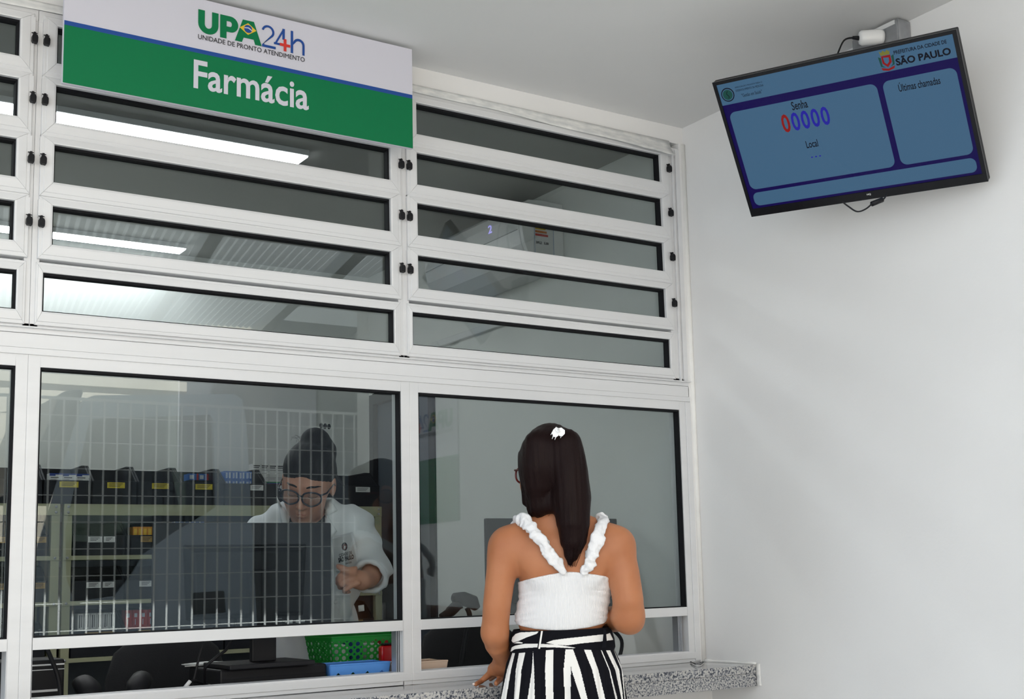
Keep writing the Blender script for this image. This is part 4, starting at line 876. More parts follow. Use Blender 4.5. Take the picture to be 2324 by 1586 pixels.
class Body:
    def __init__(s, u, v, d, name, label, cat, z0=0):
        p = PD(u, v, d); s.T = Matrix.Translation((p[0], p[1], z0)) @ Matrix.Rotation(YAW, 4, 'Z'); s.I = s.T.inverted()
        s.root = bpy.data.objects.new(name, None); COL.objects.link(s.root); s.root.matrix_basis = s.T; s.root.empty_display_size = .1; tag(s.root, label, cat)
    def L(s, u, v, d): return np.array(s.I @ Vector(tuple(map(float, PD(u, v, d)))))
    def W(s, *p): return np.array(s.T @ Vector(tuple(map(float, p))))
def head(F, o, T, s=1.0, ears=True):
    """o: origin at eye level inside the skull, T columns: right, forward, up"""
    P = lambda x, y, z: o + T @ np.array((x, y, z)) * s; e = lambda c, r, k=.02, op='add': F.ell(P(*c), np.array(r) * s, k, op, T)
    e((0, -.014, .036), (.074, .093, .082)); e((0, .020, -.015), (.063, .069, .090), .03); e((0, .034, -.072), (.046, .046, .036), .03); F.cone(P(0, .066, -.100), P(0, .060, -.098), .017, .02, .02)
    for q in (-1, 1):
        e((q * .034, .054, -.035), (.024, .024, .026), .025); F.cone(P(q * .031, .090, .002), P(q * .031, .088, -.001), .009, .009, .006, 'sub'); e((q * .031, .078, -.002), (.0145, .0125, .0115), .004)
        F.cone(P(q * .008, .094, -.042), P(q * .012, .088, -.043), .0065, .006, .006)
        if ears: e((q * .074, -.006, -.012), (.009, .020, .031), .008); e((q * .081, .0, -.012), (.004, .010, .018), .004, 'sub')
    F.cone(P(-.028, .080, .019), P(.028, .080, .019), .011, .011, .015); F.cone(P(0, .087, .006), P(0, .105, -.036), .007, .0095, .008); F.cone(P(0, .105, -.038), P(0, .100, -.044), .0095, .008, .006)
    for z, r in ((-.0655, .0052), (-.0745, .0062)): F.chain([(P(-.020, .079, z + .001), .003 * s), (P(-.008, .0885, z), r * s), (P(.008, .0885, z), r * s), (P(.020, .079, z + .001), .003 * s)], .004)
    return P
def glasses(P, parent, m, rx=.027, rz=.022, cx=.033, y=.103, name='glasses'):
    g = bpy.data.objects.new(name, None); COL.objects.link(g); g.empty_display_size = .02; g.matrix_basis = world(parent); attach(g, parent)
    g.matrix_basis = world(parent).inverted() @ world(parent) if False else Matrix.Identity(4); g.matrix_parent_inverse = Matrix.Identity(4)
    b = MB()
    for q in (-1, 1):
        ring = [P(q * cx + rx * math.cos(a) * (1 + .06 * math.sin(2 * a) ** 2), y - .012 * abs(math.cos(a)) * (1 if math.cos(a) * q > 0 else .2), -.006 + rz * math.sin(a)) for a in [i * math.pi / 16 for i in range(32)]]
        b.tube(ring, .0028, 8, closed=True)
        b.tube([P(q * (cx + rx) * .98, y - .012, .006), P(q * .072, y - .030, .006), P(q * .078, .0, .002), P(q * .079, -.012, -.012)], [.0032, .0026, .002, .002], 8)
        lm = MB(); lm.add([tuple(p) for p in ring], [tuple(range(32))]); lo = lm.build('lens', 'lens', g); sm_ = lo.modifiers.new('t', 'SOLIDIFY'); sm_.thickness = .0012
    b.tube([P(-cx + rx * .9, y, .001), P(0, y + .003, .004), P(cx - rx * .9, y, .001)], .0024, 8)
    b.build('frame', m, g, smooth=True); return g
# ---------------------------------------------------------------- customer
cu = Body(1277, 1440, 3.50, 'person', 'person with long dark hair in white crop top and striped trousers leaning at the counter', 'person'); L = cu.L
torso = lambda F: (F.ell(L(1283, 1305, 3.50), (.1265, .085, .155), .03), F.ell(L(1284, 1258, 3.49), (.132, .068, .078), .03), F.ell(L(1273, 1400, 3.50), (.120, .082, .095), .03), F.ell(L(1222, 1262, 3.44), (.040, .022, .055), .05), F.ell(L(1342, 1262, 3.44), (.040, .022, .055), .05))
F = Field((-.34, -.24, 0), (.34, .44, 1.68), .0045)
torso(F)
F.ell(L(1276, 1490, 3.50), (.118, .080, .09), .03); F.ell(L(1278, 1570, 3.49), (.140, .096, .10), .03)
for q in (-1, 1):
    F.chain([(np.array((q * .078, .0, .80)), .074), (np.array((q * .085, .0, .48)), .052), (np.array((q * .085, .0, .10)), .036), (np.array((q * .088, .06, .035)), .030), (np.array((q * .09, .13, .022)), .020)], .03)
# neck and shoulder girdle
F.chain([(L(1250, 1110, 3.525), .048), (L(1262, 1180, 3.50), .047), (L(1272, 1225, 3.49), .060)], .03)
F.chain([(L(1262, 1180, 3.50), .042), (L(1205, 1205, 3.485), .034), (L(1152, 1233, 3.48), .038)], .03); F.chain([(L(1268, 1180, 3.50), .042), (L(1340, 1200, 3.485), .034), (L(1400, 1232, 3.48), .037)], .03)
# left arm resting on the counter (screen left)
F.chain([(L(1147, 1244, 3.485), .041), (L(1137, 1300, 3.47), .0405), (L(1128, 1370, 3.47), .0385), (L(1123, 1435, 3.48), .0365)], .016)
F.chain([(L(1123, 1435, 3.48), .0355), (L(1128, 1460, 3.51), .0345), (L(1139, 1485, 3.56), .0275), (L(1143, 1502, 3.60), .0225)], .015)
# shoulder blades
F.ell(L(1158, 1246, 3.485), (.044, .044, .050), .05); F.ell(L(1398, 1246, 3.48), (.044, .044, .050), .05); F.cone(L(1283, 1200, 3.408), L(1281, 1300, 3.398), .004, .004, .014, 'sub')
def hand(F, pts, palm, k=.007):
    for c in palm: F.cone(*c)
    for c in pts: F.chain(c, .004)
w0 = L(1143, 1502, 3.60)
F.cone(w0, L(1132, 1518, 3.635), .0215, .017, .02); F.cone(w0, L(1120, 1518, 3.63), .021, .014, .02); F.cone(w0, L(1144, 1522, 3.64), .021, .014, .02); F.cone(L(1120, 1518, 3.63), L(1142, 1524, 3.66), .0125, .012, .015)
zt = .9005
def tipz(u, v, r): p = PZ(u, v, zt + r * .9); return np.array(cu.I @ Vector(tuple(map(float, p))))
F.chain([(L(1120, 1520, 3.63), .0105), (L(1107, 1532, 3.635), .0092), (L(1093, 1545, 3.64), .0082), (tipz(1079, 1553, .0068), .0068)], .004)
F.chain([(L(1126, 1522, 3.65), .0102), (L(1112, 1532, 3.67), .0088), (L(1100, 1541, 3.69), .0078), (tipz(1089, 1546, .0066), .0066)], .004)
F.chain([(L(1140, 1526, 3.65), .0112), (L(1138, 1538, 3.655), .0100), (tipz(1126, 1551, .0078), .0078)], .004)
F.chain([(L(1136, 1524, 3.67), .0098), (L(1124, 1532, 3.70), .0084), (tipz(1113, 1542, .0068), .0068)], .003)
F.chain([(L(1146, 1522, 3.67), .0092), (L(1152, 1532, 3.70), .0080), (tipz(1150, 1543, .0064), .0064)], .003)
# right arm (screen right), elbow bent, forearm going forward behind the waist
F.chain([(L(1405, 1244, 3.48), .041), (L(1416, 1300, 3.46), .0425), (L(1425, 1360, 3.45), .0425), (L(1427, 1398, 3.46), .0415)], .016)
F.cone(L(1427, 1398, 3.46), L(1436, 1414, 3.47), .038, .024, .015)
F.chain([(L(1424, 1402, 3.47), .037), (L(1385, 1405, 3.60), .036), (L(1345, 1402, 3.70), .028), (L(1325, 1400, 3.75), .024)], .03)
h0 = L(1322, 1400, 3.76); F.ell(h0 + (-.02, .03, 0), (.036, .034, .018), .015)
for i, dx in enumerate((-.032, -.012, .008, .026)):
    b0 = h0 + (-.02 + dx * .8, .055, .0); F.chain([(b0, .0095), (b0 + (-.004, .028, .004), .0085), (b0 + (-.006, .042, -.014), .0078), (b0 + (-.004, .034, -.030), .007)], .004)
F.chain([(h0 + (-.045, .01, .0), .011), (h0 + (-.062, .03, .008), .0095), (h0 + (-.064, .055, .004), .008)], .005)
# head turned to the left
hy = math.radians(30); HT = np.array([[math.cos(hy), -math.sin(hy), 0], [math.sin(hy), math.cos(hy), 0], [0, 0, 1.0]])
HO = L(1247, 1068, 3.50); HP = head(F, HO, HT, 1.0)
bodyo = F.mesh('body', 'skinA', cu.root, T=cu.T); bodyo.matrix_basis = Matrix.Identity(4); bodyo.matrix_parent_inverse = Matrix.Identity(4)
def fixlocal(o): o.matrix_basis = Matrix.Identity(4); o.matrix_parent_inverse = Matrix.Identity(4); return o
for (u, v, r) in ((1075.5, 1553, .0052),):
    p = tipz(u, v, .007); MB().ell(p + np.array((0, -.001, .001)), (.005, .004, .0035), 8).build('nail', 'nail', None, smooth=True).parent = bodyo
# hair
F = Field((-.20, -.22, 1.10), (.20, .20, 1.70), .004)
F.ell(L(1250, 1045, 3.505), (.083, .100, .104), .02)
F.ell(L(1232, 1060, 3.50), (.066, .080, .095), .02)
F.chain([(L(1282, 1012, 3.45), .048), (L(1293, 1070, 3.43), .050), (L(1298, 1130, 3.425), .0515), (L(1301, 1185, 3.415), .0455), (L(1301, 1225, 3.41), .036), (L(1298, 1255, 3.405), .022), (L(1293, 1278, 3.40), .0075)], .02)
F.chain([(L(1222, 1010, 3.45), .040), (L(1219, 1060, 3.445), .040), (L(1222, 1100, 3.45), .0385), (L(1226, 1135, 3.46), .032), (L(1222, 1158, 3.47), .020)], .02)
F.chain([(L(1196, 1045, 3.50), .014), (L(1199, 1100, 3.49), .013), (L(1203, 1150, 3.48), .010), (L(1203, 1172, 3.475), .004)], .012)
F.chain([(L(1197, 1090, 3.52), .018), (L(1199, 1138, 3.51), .017)], .01); F.chain([(L(1192, 1035, 3.515), .018), (L(1196, 1070, 3.51), .017), (L(1199, 1110, 3.50), .018)], .01)
F.cone(L(1226, 1150, 3.455), L(1262, 1142, 3.44), .022, .026, .02)
F.cone(L(1256, 952, 3.43), L(1256, 985, 3.39), .001, .001, .014, 'sub')
X, Y, Z = F.grid(); a = np.arctan2(Y + .02, X - .0)
F.d += (.0005 * np.sin(a * 46 + 3 * np.sin(Z * 9)) + .0007 * np.sin(X * 420 + 2.5 * np.sin(Z * 8)) + .0004 * np.sin(X * 1100 + Z * 10)).astype(np.float32)
ho = fixlocal(F.mesh('hair', 'hairA', cu.root))
b = MB(); r = np.random.RandomState(4)
for i in range(14, 40):       # stray strands over the nape and tip
    if i < 20: p0 = L(1205 + 60 * r.rand(), 1140 + 12 * r.rand(), 3.445); p1 = p0 + (-.006, .0, -.012); p2 = p1 + (-.012 + .004 * r.randn(), .008, -.010)
    elif i < 40: u = 1270 + 66 * r.rand(); p0 = L(u, 1225, 3.375); p1 = L(u * .6 + 1295 * .4, 1262, 3.385); p2 = L(u * .35 + 1294 * .65, 1284 + 5 * r.rand(), 3.395)
    else: p0 = L(1252 + 10 * r.rand(), 962, 3.46); p1 = L(1246 + 24 * r.rand(), 952, 3.46); p2 = L(1240 + 36 * r.rand(), 950 + 6 * r.rand(), 3.46)
    b.tube(smooth_path([p0, p1, p2], 4), .00035, 3)
q = b.build('stray_strands', 'hairA', None); q.parent = ho; q['kind'] = 'stuff'
# claw clip
b = MB(); cl = lambda u, v, d=3.395: L(u, v, d)
for pts in ([(1262, 969), (1270, 972), (1268, 988), (1262, 992), (1256, 991), (1252, 982), (1256, 974)], [(1264, 972), (1274, 970), (1282, 976), (1282, 984), (1276, 990), (1269, 989), (1268, 980)]):
    b.prism([cl(*p) for p in pts], (0, .004, 0)); 
b.prism([cl(1262, 968, 3.392), cl(1268, 975, 3.384), cl(1272, 979, 3.386), cl(1266, 982, 3.388), cl(1259, 974, 3.388)], (0, .005, 0))
for u0, v0, u1, v1 in ((1256, 988, 1253, 996), (1262, 990, 1259, 998), (1274, 988, 1272, 994), (1254, 980, 1250, 987)): b.tube([cl(u0, v0), cl(u1, v1)], [.0016, .0008], 5)
b.build('hair_clip', 'clip', None, bev=.001).parent = ho
g = glasses(HP, cu.root, 'specA', y=.098)
for ch in g.children: fixlocal(ch)
# crop top
F = Field((-.24, -.22, .95), (.24, .22, 1.32), .0042); torso(F); X, Y, Z = F.grid()
zc_, zs, xc = L(1292, 1297, 3.40)[2], L(1168, 1319, 3.45)[2], L(1290, 1300, 3.4)[0]
zt_ = zc_ - (zc_ - zs) * np.clip(np.abs(X - xc) / .13, 0, 1.1) ** 1.4; zb_ = L(1290, 1430, 3.40)[2] + .018 * np.clip(np.abs(X - .0) / .13, 0, 1) ** 2.4
side = np.clip((np.abs(X - .0) - .055) / .06, 0, 1) * (Z < zt_ - .03)
wr = .0018 * side * np.sin(Z * 330 + np.sign(X) * X * 55 + 2.0 * np.sin(Z * 70)) + .0010 * side * np.sin(Z * 760 + X * 90)
hem = .0018 * (np.abs(Z - (zt_ - .010)) < .0016)
D = F.d - .0065 - wr + hem; D = np.maximum(D, np.maximum(Z - zt_, zb_ - Z)); 
to = fixlocal(F.mesh('crop_top', 'top', cu.root, d=D.astype(np.float32)))
# ruffled straps
bodybv = BVHTree.FromObject(bodyo, bpy.context.evaluated_depsgraph_get()) if False else None
def ruffle(pts, seed, name):
    P_ = smooth_path(pts, 16); r = np.random.RandomState(seed); n = len(P_); nn = 22; vs = []
    G_ = r.randn(n // 5 + 4, 9); G_[:, 8] = G_[:, 0]; H_ = r.randn(n // 2 + 4, 12); H_[:, 11] = H_[:, 0]; zz_ = r.randn(n // 7 + 4)
    def sm(A, i, k, si):
        u_ = i / si; v_ = k / nn * (A.shape[1] - 1); a0, b0 = int(u_), int(v_); fu, fv = u_ - a0, v_ - b0; fu = fu * fu * (3 - 2 * fu); fv = fv * fv * (3 - 2 * fv); b1 = (b0 + 1) % A.shape[1]
        return (A[a0, b0] * (1 - fu) + A[a0 + 1, b0] * fu) * (1 - fv) + (A[a0, b1] * (1 - fu) + A[a0 + 1, b1] * fu) * fv
    for i, p in enumerate(P_):
        t = P_[min(i + 1, n - 1)] - P_[max(i - 1, 0)]; t /= np.linalg.norm(t) + 1e-9; a = np.cross(t, (0, 1, 0)); a /= np.linalg.norm(a); c_ = np.cross(a, t)
        for k in range(nn):
            an = 2 * math.pi * k / nn
            rr = 1 + max(-.3, min(.38, .22 * sm(G_, i, k, 5.0))) + .05 * sm(H_, i, k, 2.0)
            e = min(1, .55 + 3.0 * i / n)
            vs.append(p + a * (.0165 * rr * math.cos(an) * e + .0022 * zz_[int(i / 7)] * (1 - (i / 7) % 1) + .0022 * zz_[int(i / 7) + 1] * ((i / 7) % 1)) + c_ * (.0100 * rr * math.sin(an) * e))
    b = MB(); b.add(vs, [(i * nn + k, i * nn + (k + 1) % nn, (i + 1) * nn + (k + 1) % nn, (i + 1) * nn + k) for i in range(n - 1) for k in range(nn)] + [tuple(range(nn)), tuple((n - 1) * nn + k for k in range(nn))])
    o = b.build(name, 'cottonw', None, smooth=True); o.parent = to; return o
ruffle([L(1281, 1302, 3.40), L(1262, 1278, 3.395), L(1243, 1250, 3.393), L(1226, 1222, 3.395), L(1207, 1197, 3.41), L(1190, 1180, 3.435), L(1176, 1180, 3.475), L(1170, 1195, 3.53), L(1180, 1240, 3.59), L(1205, 1290, 3.60)], 2, 'ruffled_strap')
ruffle([L(1322, 1302, 3.40), L(1336, 1282, 3.395), L(1347, 1254, 3.393), L(1357, 1222, 3.40), L(1364, 1195, 3.425), L(1367, 1178, 3.465), L(1367, 1185, 3.52), L(1362, 1240, 3.59), L(1340, 1290, 3.60)], 6, 'ruffled_strap')
# trousers: dense rings, cloth colour by the woven stripe each face belongs to
def inpoly(x, y, P_):
    c_ = False; n = len(P_)
    for i in range(n):
        x0, y0 = P_[i]; x1, y1 = P_[i - 1]
        if (y0 > y) != (y1 > y) and x < (x1 - x0) * (y - y0) / (y1 - y0) + x0: c_ = not c_
    return c_
def projpx(p): q = MR @ (np.array(p) - CP); return PX0 + FPX * q[0] / q[2], PY0 + FPX * q[1] / q[2]
def rings(prof, nc, depth, tuck=0):
    vs = []
    for v, l, r_ in prof:
        pl, pr = L(l, v, 3.50), L(r_, v, 3.50); c0 = (pl + pr) / 2; rx = (pr[0] - pl[0]) / 2; ry = depth(v, rx)
        for k in range(nc):
            an = 2 * math.pi * k / nc; cx, cy = math.cos(an), math.sin(an); e = .86
            cl_ = 0
            if v > 1500 and cy < 0: cl_ = .012 * math.exp(-((cx + .02) / .10) ** 2) * min(1, (v - 1500) / 80)
            pw = .0022 * math.sin(an * 34) * min(1, max(0, (v - 1478) / 60))
            vs.append((c0[0] + (rx + pw) * math.copysign(abs(cx) ** e, cx), .012 + (ry - cl_ + pw) * math.copysign(abs(cy) ** e, cy), c0[2]))
    return vs
def interp(tab, n):
    t = np.array(tab, float); vv = np.linspace(t[0, 0], t[-1, 0], n); return [(v, np.interp(v, t[:, 0], t[:, 1]), np.interp(v, t[:, 0], t[:, 2])) for v in vv]
STR = [((700, 770), (660, 725), (640, 695)), ((857, 858), (845, 870), (797, 877)), ((1005, 1092), (995, 1090), (1005, 1090)), ((1228, 1275), (1208, 1292), (1220, 1288)), ((1262, 1325), (1298, 1400), (1402, 1478)), ((1450, 1530), (1535, 1605), (1610, 1682)),
       ((1640, 1652), (1728, 1740), (1800, 1822)), ((1700, 1748), (1800, 1845), (1868, 1890)), ((1790, 1792), (1872, 1886), (1905, 1915)), ((625, 655), (560, 605), (492, 552)), ((500, 560), (460, 520), (400, 450))]
def white_at(pw, an):
    u, v = projpx(pw); zx, zy = (u - 1040) * 5.052, (v - 1290) * 5.052
    if math.sin(an) > .10: return (an * 9.5 % 1) < .36
    for s0, s1, s2 in STR:
        if zy < 1160: t = (zy - 950) / 210; a_ = s0[0] + (s1[0] - s0[0]) * t; b_ = s0[1] + (s1[1] - s0[1]) * t
        else: t = (zy - 1160) / 320; a_ = s1[0] + (s2[0] - s1[0]) * t; b_ = s1[1] + (s2[1] - s1[1]) * t
        if a_ < zx < b_: return True
    return False
NC = 800
prof = interp([(1440, 1163, 1386), (1472, 1160, 1392), (1500, 1150, 1405), (1530, 1145, 1412), (1560, 1141, 1417), (1586, 1137, 1421), (1620, 1133, 1425), (1680, 1131, 1428)], 130)
vs = rings(prof, NC, lambda v, rx: .092 + .030 * min(1, max(0, (v - 1440) / 110)))
b = MB(); fs = []; mi = []
for i in range(len(prof) - 1):
    for k in range(NC):
        f = (i * NC + k, i * NC + (k + 1) % NC, (i + 1) * NC + (k + 1) % NC, (i + 1) * NC + k); fs.append(f)
        pw = cu.W(*((np.array(vs[f[0]]) + np.array(vs[f[2]])) / 2)); mi.append(1 if white_at(pw, 2 * math.pi * (k + .5) / NC) else 0)
b.add(vs, fs); b.mi = mi
# legs of the trousers
zb0 = vs[-1][2]
for q in (-1, 1):
    n2 = 120; lv = []
    for j, (t, rx, ry) in enumerate([(0, .090, .118), (.2, .092, .110), (.5, .095, .10), (.8, .10, .10), (1, .105, .105)]):
        for k in range(n2):
            an = 2 * math.pi * k / n2; lv.append((q * .088 + rx * math.cos(an), .012 + ry * math.sin(an), zb0 + .02 * (1 - t) + (.07 - zb0) * t))
    lf = [(j * n2 + k, j * n2 + (k + 1) % n2, (j + 1) * n2 + (k + 1) % n2, (j + 1) * n2 + k) for j in range(4) for k in range(n2)]
    o0 = len(b.f); b.add(lv, lf); b.mi = b.mi[:o0] + [1 if (f[0] % n2) % 12 < 4 else 0 for f in lf]
tro = b.build('striped_trousers', ['trb', 'trw'], None, smooth=True); tro.parent = cu.root
# waist sash with white flashes
WP = [[(622, 830), (632, 790), (665, 755), (720, 735), (925, 722), (905, 748), (800, 785), (690, 835), (640, 850)], [(610, 950), (625, 905), (660, 885), (760, 864), (940, 862), (1130, 872), (1342, 906), (1330, 912), (1100, 903), (900, 903), (760, 912), (660, 925)], [(1008, 850), (1090, 820), (1240, 800), (1665, 755), (1665, 832), (1400, 858), (1250, 880), (1100, 870)], [(1688, 757), (1728, 742), (1765, 818), (1694, 828)], [(640, 858), (700, 838), (745, 848), (742, 858)]]
prof = interp([(1427, 1168, 1378), (1436, 1163, 1386), (1452, 1161, 1391), (1470, 1159, 1393), (1476, 1161, 1391)], 80)
vs = rings(prof, NC, lambda v, rx: .097); vs = [(x * 1.012, y_, z) for x, y_, z in vs]; b = MB(); fs = []; mi = []
for i in range(len(prof) - 1):
    for k in range(NC):
        f = (i * NC + k, i * NC + (k + 1) % NC, (i + 1) * NC + (k + 1) % NC, (i + 1) * NC + k); fs.append(f)
        u, v = projpx(cu.W(*((np.array(vs[f[0]]) + np.array(vs[f[2]])) / 2))); an = 2 * math.pi * (k + .5) / NC
        mi.append(1 if (math.sin(an) < .15 and any(inpoly((u - 1040) * 5.052, (v - 1290) * 5.052, P_) for P_ in WP)) else 0)
b.add(vs, fs); b.mi = mi; so_ = b.build('waist_sash', ['trb', 'trw'], None, smooth=True); so_.parent = tro; sm = so_.modifiers.new('t', 'SOLIDIFY'); sm.thickness = .003; sm.offset = 1
zz = lambda x, y_: (1040 + x / 5.052, 1290 + y_ / 5.052)
b = MB(); b.prism([L(*zz(935, 718), 3.386), L(*zz(972, 716), 3.386), L(*zz(938, 922), 3.384), L(*zz(905, 922), 3.384)], (0, -.004, 0)); b.build('belt_loop', 'trb', None).parent = tro
b = MB(); b.prism([L(*zz(950, 716), 3.3815), L(*zz(970, 716), 3.3815), L(*zz(938, 920), 3.3795), L(*zz(918, 920), 3.3795)], (0, -.0015, 0)); b.build('belt_loop_stripe', 'trw', None).parent = tro
b = MB(); b.prism([L(*zz(1668, 700), 3.42), L(*zz(1690, 700), 3.42), L(*zz(1694, 905), 3.416), L(*zz(1650, 905), 3.416)], (0, -.006, 0)); b.build('belt_loop', 'trb', None).parent = tro
for q in (-1, 1): MB().ell((q * .09, .055, .035), (.045, .12, .034), 14).build('shoe', 'shoe', None, smooth=True).parent = cu.root
# ---------------------------------------------------------------- pharmacist
ph = Body(705, 1300, 4.28, 'person', 'person in white lab coat and navy glasses looking down behind the window', 'person'); L2 = lambda u, v, d: ph.L(u, v, d + .14)
def head_frame(roll, pitch, yaw):
    ex = np.array((math.cos(roll), 0, -math.sin(roll))); f = np.array((math.sin(yaw), -math.cos(yaw) * math.cos(pitch), -math.sin(pitch))); f -= ex * (f @ ex) * .999; f /= np.linalg.norm(f)
    f2 = f + ex * math.sin(yaw); f2 /= np.linalg.norm(f2); ex = ex - f2 * (ex @ f2); ex /= np.linalg.norm(ex); up = np.cross(f2, ex); up = up if up[2] > 0 else -up; return np.stack([ex, f2, up], 1)
PT = head_frame(math.radians(9), math.radians(30), math.radians(2)); G = L2(683, 1124, 3.80); PO = G - PT @ np.array((0, .103, 0))
def ptorso(F, o=0):
    F.ell(L2(708, 1300, 4.07), (.152 + o, .105 + o, .19 + o), .05); F.ell(L2(712, 1228, 3.99), (.155 + o, .082 + o, .075 + o), .05); F.ell(L2(705, 1420, 4.17), (.145 + o, .110 + o, .14 + o), .06); F.ell(L2(703, 1500, 4.23), (.165 + o, .120 + o, .15 + o), .06)
    F.chain([(L2(640, 1180, 3.97), .035 + o), (L2(608, 1212, 3.98), .048 + o)], .05); F.chain([(L2(745, 1172, 3.97), .038 + o), (L2(798, 1196, 3.98), .050 + o)], .05)
def parm(F, o=0):
    F.chain([(L2(800, 1200, 3.98), .047 + o), (L2(828, 1248, 3.96), .043 + o), (L2(848, 1292, 3.93), .037 + o)], .04)
    F.chain([(L2(602, 1218, 3.98), .047 + o), (L2(580, 1290, 3.96), .042 + o), (L2(572, 1360, 3.92), .036 + o)], .04)
F = Field((-.32, -.60, .72), (.36, .16, 1.66), .0042)
ptorso(F, -.012); parm(F, -.012)
F.chain([(L2(848, 1294, 3.93), .036), (L2(838, 1310, 3.86), .033), (L2(822, 1318, 3.81), .026)], .03)
F.chain([(L2(572, 1360, 3.92), .034), (L2(595, 1395, 3.80), .030), (L2(615, 1412, 3.72), .022)], .03); F.ell(L2(622, 1418, 3.69), (.03, .035, .016), .01)
for i in range(4): p0 = L2(612 + 8 * i, 1420, 3.67); F.chain([(p0, .0085), (p0 + (.002, -.025, -.008), .0078), (p0 + (.002, -.040, -.022), .007)], .004)
F.chain([(L2(690, 1150, 3.91), .046), (L2(700, 1185, 3.95), .052), (L2(708, 1225, 3.99), .07)], .04)
# relaxed hand held before the chest, fingers curled to the left
hc = L2(802, 1313, 3.79); F.ell(hc + (.006, .010, 0), (.034, .016, .026), .010); F.cone(L2(822, 1318, 3.81), hc, .026, .024, .015)
kn = [(780, 1298), (777, 1309), (779, 1320), (787, 1331)]
for i, (u, v) in enumerate(kn):
    a0 = L2(u + 8, v - 1, 3.765); a1 = L2(u - 8 + i * 1.5, v + 7, 3.755); a2 = L2(u - 14 + i * 3, v + 15 - i, 3.775); a3 = L2(u - 4 + i * 3, v + 17 - i * 1.5, 3.795)
    F.chain([(L2(u + 26, v - 8, 3.772), .0085), (a0, .0088), (a1, .0082), (a2, .0076), (a3, .0068)], .0018)
F.chain([(L2(800, 1298, 3.77), .014), (L2(785, 1294, 3.755), .0118), (L2(774, 1288, 3.750), .0105), (L2(768, 1285, 3.752), .0088)], .006)
PP = head(F, PO, PT, 1.05)
pb_ = fixlocal(F.mesh('body', 'skinB', ph.root))
# lips and brows follow the face surface
dg = bpy.context.evaluated_depsgraph_get(); bv = BVHTree.FromObject(pb_, dg)
def onface(x, z, off=.0008):
    o_ = PP(x, .16, z); d_ = PT @ np.array((0, -1.0, 0)); h = bv.ray_cast(Vector(tuple(o_)), Vector(tuple(d_))); return (np.array(h[0]) - d_ * off) if h[0] else PP(x, .09, z)
for q in (-1, 1):
    MB().tube([onface(q * (.014 + .0075 * i), .0215 + .004 * math.sin(i * .8), -.0005) for i in range(6)], [.0022, .0034, .0038, .0034, .0026, .0010], 6).build('eyebrow', 'hairB', None, smooth=True).parent = pb_
    MB().tube([onface(q * (.018 + .0045 * i), -.0075 - .0035 * math.sin(i / 6 * math.pi), -.0002) for i in range(7)], [.0006, .001, .0013, .0013, .0013, .001, .0006], 6).build('eyelashes', 'hairB', None, smooth=True).parent = pb_
MB().tube([onface(-.019 + .0038 * i, -.067 + .0015 * math.cos(i * 1.25), -.0022) for i in range(11)], [.0008, .0016, .0022, .0025, .0026, .0023, .0026, .0025, .0022, .0016, .0008], 8).tube([onface(-.017 + .0034 * i, -.0755 - .0012 * math.sin(i / 10 * math.pi), -.003) for i in range(11)], [.0008, .002, .0026, .003, .0033, .0033, .0033, .003, .0026, .002, .0008], 8).build('lips', 'lip', None, smooth=True).parent = pb_
g = glasses(PP, ph.root, 'specB', rx=.0275, rz=.0225, cx=.0325, y=.107)
for ch in g.children: fixlocal(ch)
# hair pulled back into a bun with a clip
F = Field((-.20, -.50, 1.35), (.20, .08, 1.72), .0035); Q = lambda *p: PO + PT @ (np.array(p) * 1.04)
F.ell(Q(0, -.010, .040), (.082, .098, .088), .02, T=PT); F.ell(Q(.0, -.035, .0), (.081, .075, .08), .02, T=PT)
F.ell(Q(.004, -.060, .112), (.046, .042, .040), .02, T=PT); F.ell(Q(.015, -.070, .075), (.055, .045, .045), .02, T=PT)
F.ell(Q(0, .108, -.045), (.064, .072, .108), .003, 'sub', T=PT)
X, Y, Z = F.grid(); R_ = np.stack([X - PO[0], Y - PO[1], Z - PO[2]], -1) @ PT; a = np.arctan2(R_[..., 0], R_[..., 2] + .05)
F.d += (.0003 * np.sin(a * 58 + 2 * np.sin(R_[..., 1] * 30))).astype(np.float32)
hb = fixlocal(F.mesh('hair', 'hairB', ph.root))
b = MB(); r = np.random.RandomState(8)
for i in range(7):
    p0 = Q(-.05 + .03 * r.rand(), -.04, .12); p1 = p0 + (-.01 * r.rand() - .005, 0, .012 * r.rand()); p2 = p1 + (-.012 * r.rand(), 0, .012 * r.randn()); b.tube(smooth_path([p0, p1, p2], 4), .00035, 3)
q = b.build('stray_strands', 'hairB', None); q.parent = hb; q['kind'] = 'stuff'
b = MB(); 
for x in (.018, .030, .042): b.ell(Q(x, -.07 , .158), (.006, .007, .009), 8)
b.build('hair_clip', 'blackg', None, smooth=True).parent = hb
# dark shirt
F = Field((-.24, -.42, .80), (.26, .14, 1.46), .006); ptorso(F, -.004); F.chain([(L2(700, 1190, 3.95), .060), (L2(708, 1225, 3.99), .08)], .03); X, Y, Z = F.grid(); zn = L2(708, 1168, 3.9)[2]
D = np.maximum(F.d, Z - zn + .0 * X); M['shirt'] = mat('black shirt cloth', (.012, .012, .015), .8); fixlocal(F.mesh('shirt', 'shirt', ph.root, d=D.astype(np.float32)))
